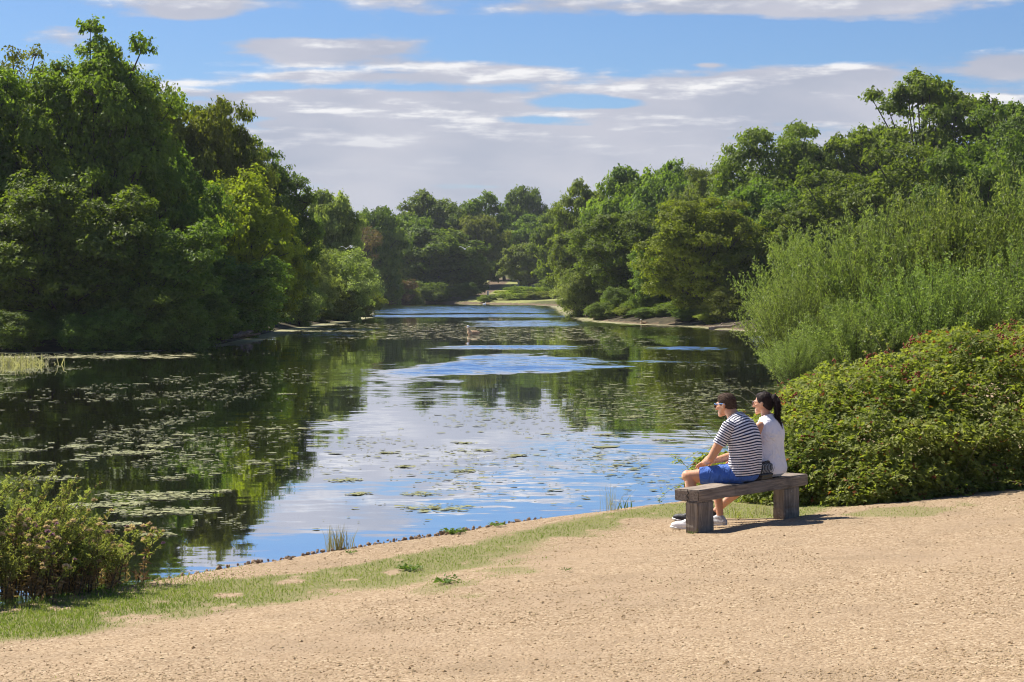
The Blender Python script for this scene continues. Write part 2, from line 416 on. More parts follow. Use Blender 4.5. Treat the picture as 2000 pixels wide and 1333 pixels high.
def water():
    m, t = mat_new('lake_water')
    geo = t.n('ShaderNodeNewGeometry'); pos = geo.outputs['Position']
    rip = t.n('ShaderNodeAttribute', dict(attribute_name='tint')).outputs['Fac']
    scum = t.n('ShaderNodeAttribute', dict(attribute_name='scum')).outputs['Fac']
    def nz(scale, st, detail, off):
        mp = t.n('ShaderNodeMapping', Vector=pos, Scale=st, Location=(off, 0, 0)).outputs[0]
        return t.n('ShaderNodeTexNoise', Vector=mp, Scale=scale, Detail=detail, Roughness=.55).outputs['Color']
    half = (.5, .5, .5)
    a = t.vm('SUBTRACT', nz(3.2, (.55, 1.2, 1), 3, 0.0), half)
    b_ = t.vm('SUBTRACT', nz(.55, (.5, 1.2, 1), 2, 7.7), half)
    amp = t.m('MULTIPLY_ADD', rip, .42, .011)
    sl = t.vm('ADD', t.vm('SCALE', a, scale=amp), t.vm('SCALE', b_, scale=t.m('MULTIPLY_ADD', rip, .1, .009)))
    sp = t.n('ShaderNodeSeparateXYZ', Vector=sl)
    nv = t.n('ShaderNodeCombineXYZ', X=sp.outputs[0], Y=t.m('SUBTRACT', sp.outputs[1], t.m('MULTIPLY', rip, .075)), Z=1.0).outputs[0]
    nv = t.vm('NORMALIZE', nv)
    fine = t.n('ShaderNodeTexNoise', Vector=t.n('ShaderNodeMapping', Vector=pos, Scale=(1.0, .5, 1)).outputs[0], Scale=2.2, Detail=7, Roughness=.7).outputs[0]
    murk = t.n('ShaderNodeBsdfDiffuse', Color=(.024, .020, .006, 1))
    mirror = t.n('ShaderNodeBsdfGlossy', Color=(.97, .98, 1.0, 1), Roughness=.02, Normal=nv)
    fr = t.m('POWER', t.n('ShaderNodeFresnel', IOR=1.33, Normal=nv), .13)
    deep = t.n('ShaderNodeMixShader', Fac=fr, i1=murk.outputs[0], i2=mirror.outputs[0])
    film = t.n('ShaderNodeBsdfPrincipled', Base_Color=t.mix(t.sstep(fine, .35, .65), (.2, .19, .08), (.33, .3, .15)), Roughness=.55, Specular_IOR_Level=.4)
    f = t.sstep(t.m('ADD', scum, t.m('SUBTRACT', fine, .5)), .48, .62)
    out(t, t.n('ShaderNodeMixShader', Fac=f, i1=deep.outputs[0], i2=film.outputs[0]))
    d = np.concatenate([[-48, -20, 0, 6], np.geomspace(9, 330, 420)])
    r = np.concatenate([[-6, -3, -1.5, -.8, -.5], np.linspace(-.36, .36, 200), [.5, .8]])
    D, R = np.meshgrid(d, r, indexing='ij'); X = R * np.maximum(D, 12) - np.where(D < 12, (12 - D) * .9, 0)
    L = np.log(np.maximum(D, 1))
    wx, wl = X + 3 * (fbm(X * .12, L * 9, 61, 3) - .5), L + .10 * (fbm(X * .10, L * 14, 62, 3) - .5)
    def zone(x0, x1, d0, d1, e=.04, k=1.0, ex=1.5):
        return k * sstep(wx, x0 - ex, x0 + ex) * (1 - sstep(wx, x1 - ex, x1 + ex)) * sstep(wl, np.log(d0) - e, np.log(d0) + e) * (1 - sstep(wl, np.log(d1) - e, np.log(d1) + e))
    dd = lambda py: (CAM_Z - ZW) * F / (py - HY)
    rp = np.zeros_like(X)
    # the big wind lane: a lens bounded by two slanting edges
    up = np.interp(X, [-6.0, -4.6, -3, -1.2, 1.2, 4.4, 5.5], [dd(744), dd(738), dd(716), dd(694), dd(692), dd(709), dd(713)])
    lo = np.interp(X, [-6.0, -4.6, -3, -1.2, 1.2, 4.4, 5.5], [dd(744), dd(742), dd(746), dd(736), dd(726), dd(714), dd(713)])
    j = 1 + .20 * (fbm(X * .8, D * .3, 63, 4) - .5)
    rp = np.maximum(rp, sstep(D * j, lo - 3, lo + 7) * (1 - sstep(D * j, up - 8, up + 3)) * (.55 + .65 * sstep(fbm(X * .5, D * .5, 65, 4), .3, .6)))
    for a_ in (zone(-3, 1.7, dd(684), dd(678), .015), zone(5.6, 9.0, dd(683), dd(679), .012), zone(4.4, 6.2, dd(710), dd(706), .012, .8),
               zone(-60, 20, dd(621), dd(597), .03, .75), zone(-3, 12, dd(637), dd(626), .02, .6, 2.5), zone(8, 16, dd(655), dd(641), .02, .4, 2.5)):
        rp = np.maximum(rp, a_)
    gap = zone(-14, 10, dd(615.5), dd(612.5), .012, 1.0, 4); rp *= 1 - .85 * gap
    rp = np.maximum(rp, .06 * sstep(fbm(X * .3, D * .08, 64, 3), .5, .7))
    rp = np.maximum(rp, .06 * zone(-8, -3.2, 15.5, 19, .06))
    rp = np.maximum(rp, .16 * zone(.8, 6, 22, 34, .1, 1, .8))
    s = lake_dist(X, D)
    sc_ = .75 * sstep(-s, 3.0, .2) * (D > 60) * sstep(-X, 8, 12) + .65 * sstep(-s, 3.5, .5) * (D > 100) * (X > 3)
    sc_ = np.maximum(sc_, .46 * zone(-14, 8, dd(668), dd(628), .05, 1, 4) * (1 - sstep(rp, .1, .4)))
    sc_ = np.maximum(sc_, .55 * zone(-30, -11, dd(702), dd(690), .03))
    sc_ = np.maximum(sc_, .5 * zone(-16, -7, dd(662), dd(640), .03))
    b = MB(); b.add(np.stack([X, D, np.full_like(X, ZW)], -1), grid_faces(len(d), len(r)), rp.ravel())
    o = b.build('lake_water', m, None, True); tag(o, kind='structure')
    at_ = o.data.attributes.new('scum', 'FLOAT', 'POINT'); at_.data.foreach_set('value', np.clip(sc_, 0, 1).astype(np.float32).ravel())
water()

# ------------------------------------------------------------------ trees
def bezier(p0, p1, p2, n=7):
    t = np.linspace(0, 1, n)[:, None]
    return (1 - t) ** 2 * p0 + 2 * t * (1 - t) * p1 + t * t * p2

def tree_lib(name, seed, H=14., R=6., base=.25, clumps=60, per=900, leaf=.2, rc=1.5, shell=.55, flat=.8, top=1.0, limbs=1.0, up=.6, fill=.3):
    """Crown and trunk meshes of one tree, standing at the origin."""
    g = np.random.default_rng(seed)
    rz = H * (1 - base) / 2; cz = H - rz
    cen = []
    tries = 0
    while len(cen) < clumps and tries < 9000:
        tries += 1
        d = rdir(1, g)[0]; q = g.uniform(shell, 1.0) ** .7
        w = 1 - .25 * max(d[2], 0) * (1 - top)
        lump = .82 + .36 * g.random()
        p = np.array((d[0] * R * w * q * lump, d[1] * R * w * q * lump, cz + d[2] * rz * q * min(lump, 1.06)))
        if all(np.linalg.norm((p - c) / (1, 1, .8)) > rc * (.62 if tries < 5000 else .4) for c in cen): cen.append(p)
    cen = np.array(cen)
    lv, tb = MB(), MB()
    wob = g.normal(size=(5, 2)) * .25
    hz = np.linspace(0, .72 * H, 6)
    tr = np.stack([np.concatenate([[0], np.cumsum(wob[:, 0])]) * .6, np.concatenate([[0], np.cumsum(wob[:, 1])]) * .6, hz], -1)
    r0 = .027 * H
    tb.tube(tr, r0 * np.array([1.25, .95, .85, .7, .5, .28]), 8)
    for c in cen:
        r = rc * g.uniform(.65, 1.25)
        h = np.clip(c[2] * g.uniform(.35, .6), .12 * H, .6 * H)
        st = np.array([np.interp(h, hz, tr[:, 0]), np.interp(h, hz, tr[:, 1]), h])
        mid = (st + c) / 2 + np.array((0, 0, .12 * np.linalg.norm(c - st))) * g.uniform(-.4, 1) + g.normal(size=3) * .3
        br = bezier(st, mid, c + np.array((0, 0, -.1 * r)), 6)
        tb.tube(br, np.linspace(.011 * H * limbs, .0022 * H, 6) * g.uniform(.6, 1.1), 5)
        ns = 20
        sd_ = rdir(ns, g); sd_[:, 2] = np.abs(sd_[:, 2]) * .9 - .25; sd_ = unit(sd_)
        sp = c + sd_ * r * np.array((1, 1, flat)) * g.uniform(.45, 1.0, (ns, 1))
        for q in sp[:5]: tb.tube(bezier(c, (c + q) / 2 + g.normal(size=3) * .1 * r, q, 4), np.linspace(.0028 * H, .0008 * H, 4), 3)
        k = int(per * g.uniform(.75, 1.25) * (r / rc) ** 2)
        w = g.integers(0, ns, k)
        P = sp[w] + g.normal(size=(k, 3)) * r * np.array((.17, .17, .11))
        o_ = unit(P - np.array((0, 0, cz - .2 * rz)))
        N = unit(.75 * sd_[w] + .25 * o_ + np.array((0, 0, up * .8)) + .5 * g.normal(size=(k, 3)))
        L = leaf * g.uniform(.6, 1.35, k)
        tint = np.clip(.5 + .2 * g.normal() + .22 * g.normal(size=k), 0, 1)
        lv.quads(leaves(P, N, L, L * g.uniform(.5, .8, k), g), tint)
    k = int(fill * clumps * per)                                # leaves between the clumps
    d = rdir(k, g); P = d * np.array((R, R, rz)) * (g.uniform(.1, .72, (k, 1)) ** .6) + np.array((0, 0, cz))
    P += .5 * rc * (np.stack([fbm(P[:, 1] + 9, P[:, 2], seed, 2), fbm(P[:, 0], P[:, 2] + 5, seed + 1, 2), fbm(P[:, 0], P[:, 1], seed + 2, 2)], -1) - .5)
    N = unit(.5 * d + np.array((0, 0, up)) + .75 * g.normal(size=(k, 3))); L = leaf * g.uniform(.7, 1.5, k)
    lv.quads(leaves(P, N, L, L * .65, g), np.clip(.4 + .22 * g.normal(size=k), 0, 1))
    return lv.mesh(name + '_crown', M['oak']), tb.mesh(name + '_trunk', M['bark'], True), H, R

LIB = {
    'tall': tree_lib('tall', 1, 15, 5.6, .06, 120, 520, .27, 1.2, .5, .9, .6),
    'broad': tree_lib('broad', 2, 14, 6.4, .06, 115, 520, .29, 1.35, .55, .8),
    'round': tree_lib('round', 3, 12, 6.2, .03, 100, 480, .30, 1.35, .58, .85),
    'open': tree_lib('open', 4, 14, 7.0, .36, 120, 460, .29, 1.1, .66, .75, 1.0, .8, .6, .02),
    'airy': tree_lib('airy', 5, 14, 3.6, .3, 48, 200, .2, 1.0, .2, .9, .8, .9, .6, .0),
    'far_round': tree_lib('far_round', 6, 12, 6.5, .06, 70, 400, .42, 1.6, .6, .8),
    'far_dome': tree_lib('far_dome', 8, 12, 7, .1, 76, 400, .42, 1.5, .65, .7),
    'shrub': tree_lib('shrub', 9, 5, 3.2, .0, 46, 480, .18, .95, .5, .9, .9, .8),
    'far_shrub': tree_lib('far_shrub', 10, 5, 3.4, .0, 34, 420, .24, 1.1, .5, .9, .9, .8),
}
def place_tree(name, lib, px, top, d, width, label, mat, group, base=None, rz=None, twin=1.0, cat='tree'):
    """One tree: centre column px, crown top at row `top`, depth d, crown width in photo pixels."""
    cm, tm, H, R = LIB[lib]
    x = (px - 1000) / F * d; zb = lz(x, d) if base is None else base
    h = CAM_Z - (top - HY) / F * d - zb
    e = empty(name, (x, d, zb - .1), label, cat, group, RNG.uniform(0, 6.28) if rz is None else rz)
    sx = width / F * d / 2 / (R * .98); e.scale = (sx, sx * twin, h / (H * 1.03))
    for nm, me, mt in (('crown', cm, mat), ('trunk', tm, None)):
        o = link(bpy.data.objects.new(nm, me), e)
        if mt is not None: o.material_slots[0].link = 'OBJECT'; o.material_slots[0].material = mt
    return e

GL, GF, GR = 'trees on the left bank', 'trees beyond the far end of the lake', 'oaks along the right bank'
o, dk, ol, li, si, br = M['oak'], M['oak_dark'], M['oak_olive'], M['lime'], M['silver'], M['brown']
for a in (
    # left bank
    ('broadleaf_tree', 'tall', 196, 42, 92, 300, 'tallest dark green tree with a spiky top on the left bank', o, GL),
    ('airy_tree', 'airy', 38, 22, 104, 210, 'thin airy tree with sky through its top at the far left', ol, GL),
    ('broadleaf_tree', 'broad', 30, 128, 95, 330, 'broad green tree below the airy one at the left edge', o, GL),
    ('broadleaf_tree', 'round', 345, 150, 110, 230, 'olive green tree standing right behind the tallest left tree', ol, GL),
    ('broadleaf_tree', 'broad', 425, 172, 112, 190, 'olive green tree bulging toward the lake below the sky gap', ol, GL),
    ('broadleaf_tree', 'tall', 240, 95, 94, 190, 'dark green tree leaning against the right side of the tallest one', o, GL),
    ('broadleaf_tree', 'round', 300, 250, 96, 250, 'dark tree under the tallest tree and left of the yellow-green one', dk, GL),
    ('broadleaf_tree', 'tall', 515, 272, 122, 190, 'dark green tree ending the tall left group on its lake side', dk, GL),
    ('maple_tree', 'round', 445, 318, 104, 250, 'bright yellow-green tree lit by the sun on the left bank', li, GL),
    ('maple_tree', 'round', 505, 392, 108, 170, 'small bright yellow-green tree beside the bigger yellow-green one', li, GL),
    ('broadleaf_tree', 'round', 120, 330, 82, 340, 'shaded dark tree leaning over the water at the left', dk, GL),
    ('broadleaf_tree', 'round', 290, 400, 83, 280, 'dark shaded tree whose branches hang low over the left shrubs', dk, GL),
    ('broadleaf_tree', 'round', 430, 480, 90, 260, 'dark shaded tree in front of the yellow-green tree', dk, GL),
    ('broadleaf_tree', 'tall', -110, 50, 90, 330, 'unseen dark tree left of the airy tree, added to shade the bank', o, GL),  # out of view, added to cast shade on the left bank shrubs
    # farther left
    ('silver_willow', 'far_round', 642, 364, 172, 130, 'pale silvery willow rising behind the left shrubs', M['pale'], GL),
    ('broadleaf_tree', 'far_round', 590, 455, 150, 120, 'mid green tree between the dark left group and the pale willow', ol, GL),
    # far end
    ('broadleaf_tree', 'far_round', 735, 398, 285, 120, 'dark far tree directly right of the pale willow', dk, GF),
    ('bare_twigged_tree', 'airy', 700, 420, 240, 100, 'brownish half-bare tree in front of the far dark trees', br, GF),
    ('broadleaf_tree', 'far_dome', 850, 374, 350, 170, 'domed dark tree on the far skyline left of its twin dome', dk, GF),
    ('broadleaf_tree', 'far_dome', 925, 376, 352, 140, 'second domed tree on the far skyline sloping to the right', dk, GF),
    ('broadleaf_tree', 'far_round', 1024, 358, 390, 90, 'single round tree standing up alone on the far skyline', dk, GF),
    ('broadleaf_tree', 'far_round', 790, 415, 312, 150, 'green tree below the first domed far tree', o, GF),
    ('broadleaf_tree', 'far_round', 835, 440, 306, 190, 'large dark tree standing at the far water edge', dk, GF),
    ('broadleaf_tree', 'far_round', 935, 415, 340, 110, 'olive brown tree below the second domed far tree', ol, GF),
    ('broadleaf_tree', 'far_round', 912, 488, 308, 100, 'small dark tree left of the sandy path at the far end', dk, GF),
    ('broadleaf_tree', 'far_dome', 985, 440, 372, 120, 'mid green tree behind the sandy path at the far end', o, GF),
    ('broadleaf_tree', 'far_round', 1045, 415, 360, 110, 'green tree right below the lone skyline tree', o, GF),
    ('broadleaf_tree', 'far_round', 1035, 470, 330, 110, 'low green tree above the grassy far mound', ol, GF),
    # right bank, back row
    ('oak_tree', 'far_dome', 1105, 398, 290, 130, 'farthest oak of the right bank where its skyline begins', o, GR),
    ('oak_tree', 'far_dome', 1160, 352, 245, 150, 'second oak from the far end of the right skyline', o, GR),
    ('oak_tree', 'far_round', 1232, 318, 215, 170, 'rounded oak on the lower right skyline', o, GR),
    ('oak_tree', 'far_dome', 1320, 312, 205, 180, 'flat topped oak on the middle of the right skyline', dk, GR),
    ('oak_tree', 'broad', 1405, 305, 190, 190, 'oak left below the big domed crown on the right skyline', o, GR),
    ('oak_tree', 'broad', 1532, 222, 168, 260, 'big domed oak in the middle of the right bank', o, GR),
    ('oak_tree', 'broad', 1640, 262, 164, 170, 'oak filling the dip between the two tallest right crowns', dk, GR),
    ('oak_tree', 'open', 1812, 148, 160, 330, 'tallest right oak with branches and sky showing through its crown', o, GR),
    ('oak_tree', 'broad', 1985, 178, 150, 260, 'oak cut by the right edge of the photo', dk, GR),
    ('oak_tree', 'broad', 1705, 228, 166, 130, 'narrow oak leaning against the tallest open crown', o, GR),
    # right bank, front row
    ('oak_tree', 'far_round', 1135, 440, 212, 130, 'front oak above the pale shrub at the water', o, GR),
    ('oak_tree', 'broad', 1232, 400, 160, 210, 'dark front oak left of the yellow-green one', dk, GR),
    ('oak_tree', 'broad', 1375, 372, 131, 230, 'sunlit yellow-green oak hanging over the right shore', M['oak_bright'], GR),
    ('oak_tree', 'broad', 2180, 190, 140, 300, 'oak standing beyond the right edge of the photo', o, GR),
    ('oak_tree', 'round', 2420, 170, 125, 320, 'second oak beyond the right edge of the photo', dk, GR),
    ('oak_tree', 'broad', 2700, 140, 112, 360, 'third oak beyond the right edge of the photo', o, GR),
    ('oak_tree', 'round', 2300, 250, 90, 330, 'low oak beyond the right edge behind the willows', o, GR),
    ('oak_tree', 'round', 1300, 470, 142, 140, 'small dark oak between the front oaks', dk, GR),
    ('oak_tree', 'round', 1500, 345, 146, 240, 'dark oak right behind the yellow-green one', dk, GR),
    ('oak_tree', 'broad', 1640, 318, 138, 250, 'green oak rising behind the left end of the willows', o, GR),
    ('oak_tree', 'broad', 1790, 262, 134, 280, 'green oak under the tallest crown behind the willows', o, GR),
    ('oak_tree', 'round', 1940, 250, 126, 260, 'dark oak behind the willows at the right edge', dk, GR),
): place_tree(*a)

GS = 'shrubs along the left bank'
for (nm, lib, px, top, d, wd, lab, mt, grp) in (
    ('waterside_shrub', 'shrub', 40, 565, 84, 190, 'dark shaded shrub at the far left water edge', dk, GS),
    ('waterside_shrub', 'shrub', 165, 545, 84, 200, 'tall dark shrub second from the left at the water', dk, GS),
    ('waterside_shrub', 'shrub', 290, 560, 80, 200, 'dark shrub in the middle of the shaded left bank', dk, GS),
    ('waterside_shrub', 'shrub', 385, 560, 85, 180, 'dark willowy shrub near the right end of the shaded bank', dk, GS),
    ('waterside_shrub', 'shrub', 480, 530, 99, 160, 'shaded shrub behind the small log on the left bank', dk, GS),
    ('waterside_shrub', 'shrub', 565, 470, 128, 120, 'green shrub standing right of the yellow-green trees', ol, GS),
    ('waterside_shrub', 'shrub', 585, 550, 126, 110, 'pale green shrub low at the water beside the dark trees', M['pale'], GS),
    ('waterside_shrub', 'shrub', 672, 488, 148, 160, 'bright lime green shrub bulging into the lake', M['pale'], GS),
    ('waterside_shrub', 'shrub', 640, 545, 146, 130, 'dark green shrub at the foot of the bright lime one', ol, GS),
    ('waterside_shrub', 'shrub', 700, 555, 165, 90, 'green shrub at the lake tip of the left bank behind the lime one', ol, GS),
    ('waterside_shrub', 'shrub', 690, 545, 205, 90, 'dark shrub on the far side of the left bank tip', dk, GS),
    ('waterside_shrub', 'shrub', 615, 600, 137, 90, 'low olive shrub at the water below the lime one', ol, GS),
    ('waterside_shrub', 'shrub', 605, 480, 139, 120, 'tall pale green shrub between the yellow-green trees and the lime shrub', M['pale'], GS),
    ('waterside_shrub', 'far_shrub', 745, 505, 284, 90, 'olive shrub behind the bright lime shrub', ol, 'shrubs at the far end'),
    ('waterside_shrub', 'far_shrub', 770, 540, 290, 80, 'rusty brown shrub at the far water edge', br, 'shrubs at the far end'),
    ('waterside_shrub', 'far_shrub', 800, 556, 292, 70, 'low green shrub right of the rusty brown one', ol, 'shrubs at the far end'),
    ('waterside_shrub', 'far_shrub', 950, 574, 285, 36, 'small dark shrub on the sandy far shore', o, 'shrubs at the far end'),
    ('waterside_shrub', 'far_shrub', 1040, 556, 290, 110, 'low spreading green shrub covering the far mound', M['oak_bright'], 'shrubs at the far end'),
    ('waterside_shrub', 'far_shrub', 1000, 565, 292, 60, 'yellowish low shrub on the left of the far mound', li, 'shrubs at the far end'),
    ('waterside_shrub', 'far_shrub', 1075, 540, 300, 70, 'green shrub on top of the far mound', o, 'shrubs at the far end'),
    ('waterside_shrub', 'far_shrub', 850, 545, 296, 90, 'dark shrub at the far water edge under the large dark tree', dk, 'shrubs at the far end'),
    ('waterside_shrub', 'far_shrub', 905, 548, 298, 70, 'dark shrub left of the sandy far shore', dk, 'shrubs at the far end'),
    ('waterside_shrub', 'far_shrub', 1012, 570, 284, 90, 'flat green bush low on the far mound by the water', M['oak_bright'], 'shrubs at the far end'),
    ('waterside_shrub', 'far_shrub', 1062, 566, 282, 80, 'flat yellow-green bush at the right foot of the far mound', ol, 'shrubs at the far end'),
    ('waterside_shrub', 'shrub', 1140, 520, 163, 110, 'pale silvery shrub at the left tip of the right bank', si, 'shrubs along the right bank'),
    ('waterside_shrub', 'shrub', 1205, 560, 150, 80, 'dark shrub right of the pale silvery one', dk, 'shrubs along the right bank'),
    ('waterside_shrub', 'shrub', 1270, 570, 141, 90, 'dark shrub in the shade under the right oaks', dk, 'shrubs along the right bank'),
    ('waterside_shrub', 'shrub', 1350, 575, 134, 100, 'dark shrub below the sunlit yellow-green oak', dk, 'shrubs along the right bank'),
    ('waterside_shrub', 'shrub', 1310, 590, 137, 80, 'low dark shrub at the water under the sunlit oak', dk, 'shrubs along the right bank'),
    ('waterside_shrub', 'shrub', 1235, 592, 144, 70, 'low olive shrub at the water between two dark ones', ol, 'shrubs along the right bank'),
    ('waterside_shrub', 'shrub', 1390, 590, 130, 70, 'low shaded shrub beside the fallen branches', ol, 'shrubs along the right bank'),
    ('waterside_shrub', 'shrub', 100, 600, 80, 130, 'low dark shrub touching the water in front of the left bank', dk, GS),
    ('waterside_shrub', 'shrub', 230, 595, 79, 140, 'low dark shrub touching the water below the dark olive one', dk, GS),
    ('waterside_shrub', 'shrub', 350, 590, 80, 150, 'low dark shrub at the water near the left bank log', dk, GS),
    ('waterside_shrub', 'shrub', 30, 605, 77.5, 150, 'lowest dark shrub at the left edge touching the water', dk, GS),
    ('waterside_shrub', 'shrub', 165, 610, 78, 130, 'lowest dark shrub below the tall dark one on the left bank', dk, GS),
    ('waterside_shrub', 'shrub', 295, 612, 80, 120, 'lowest dark shrub in the middle of the left bank', dk, GS),
    ('waterside_shrub', 'shrub', 1175, 588, 148, 70, 'low dark shrub right of the pale silvery one at the water', dk, 'shrubs along the right bank'),
    ('waterside_shrub', 'shrub', 1268, 598, 138.5, 80, 'lowest dark shrub at the water left of the sunlit oak', dk, 'shrubs along the right bank'),
    ('waterside_shrub', 'shrub', 1345, 600, 132, 80, 'lowest dark shrub at the water right below the sunlit oak', dk, 'shrubs along the right bank'),
    ('waterside_shrub', 'shrub', 1405, 602, 127, 80, 'lowest olive shrub at the water next to the willows', ol, 'shrubs along the right bank'),
    ('waterside_shrub', 'shrub', 1425, 560, 126, 110, 'shaded shrub on the right bank next to the willows', ol, 'shrubs along the right bank'),
): place_tree(nm, lib, px, top, d, wd, lab, mt, grp, None, None, .8, 'shrub')

# ------------------------------------------------------------------ willow bushes on the right
def willow_lib(seed, wands=280, per=120):
    g = np.random.default_rng(seed); lv, tb = MB(), MB()
    for i in range(wands):
        a = g.uniform(0, 2 * np.pi); lean = g.random() ** .7
        L = g.uniform(.55, 1.0) ** .6 * (1.0 - .2 * lean ** 2)
        b0 = np.array((np.cos(a), np.sin(a), 0)) * .22 * lean
        dr = np.array((np.cos(a) * lean * .85, np.sin(a) * lean * .85, 1.0)); dr /= np.linalg.norm(dr)
        p2 = b0 + dr * L + np.array((np.cos(a), np.sin(a), 0)) * .12 * lean + g.normal(size=3) * .04
        p1 = b0 + np.array((dr[0] * .35, dr[1] * .35, dr[2] * .62)) * L
        pts = bezier(b0, p1, p2, 9)
        tb.tube(pts, np.linspace(.0055, .0008, 9), 3)
        t = g.random(per) ** .75 * .94 + .06
        idx = t * 8; i0 = np.minimum(idx.astype(int), 7); fr = (idx - i0)[:, None]
        P = pts[i0] * (1 - fr) + pts[i0 + 1] * fr; tan = unit(pts[i0 + 1] - pts[i0])
        side = rdir(per, g); side -= (side * tan).sum(1)[:, None] * tan
        P = P + side * g.uniform(.004, .085, (per, 1)) * (1.1 - .6 * t[:, None])
        ax = unit(tan * .5 + unit(side) * .9 + .35 * g.normal(size=(per, 3)))
        N = unit(g.normal(size=(per, 3)) + np.array((0, 0, .7)))
        ln = g.uniform(.018, .038, per)
        lv.quads(leaves(P, N, ln, ln * .36, g, ax, .3), np.clip(.45 + .14 * g.normal() + .22 * g.normal(size=per), 0, 1))
    return lv.mesh('willow_foliage', M['willow']), tb.mesh('willow_stems', M['twig'], True)
WIL = [willow_lib(101), willow_lib(102), willow_lib(103)]
for i, (x, y, h, r, lab) in enumerate((
    (7.15, 50.5, 2.6, 1.5, 'low willow bush at the lake end of the willow thicket, drooping over the water'),
    (7.9, 53.5, 3.9, 1.9, 'willow bush second from the lake, on the rising edge of the thicket'),
    (9.3, 51.5, 4.35, 2.2, 'tall willow bush left of the middle of the thicket'),
    (11.3, 52.5, 4.9, 2.5, 'tall willow bush in the middle of the thicket, before the oaks'),
    (13.3, 52.0, 5.35, 2.7, 'tallest willow bush near the right edge of the photo'),
    (15.6, 53.5, 5.8, 2.8, 'willow bush cut off by the right edge of the photo'),
    (8.3, 48.0, 2.1, 1.7, 'low front willow bush directly behind the bramble crest'),
    (10.2, 48.2, 3.0, 2.0, 'front willow bush above the middle of the bramble'),
    (12.2, 48.4, 3.3, 2.1, 'front willow bush above the right part of the bramble'),
    (6.75, 47.2, 1.25, 1.0, 'smallest willow bush dipping its twigs into the lake'),
)):
    e = empty('willow_bush', (x, y, -.2), lab, 'willow bush', 'willow bushes behind the bramble', RNG.uniform(0, 6.28))
    e.scale = (r * 1.25, r * 1.25, h * 1.1)
    lm, tm = WIL[i % 3]
    tag(link(bpy.data.objects.new('foliage', lm), e)); link(bpy.data.objects.new('stems', tm), e)

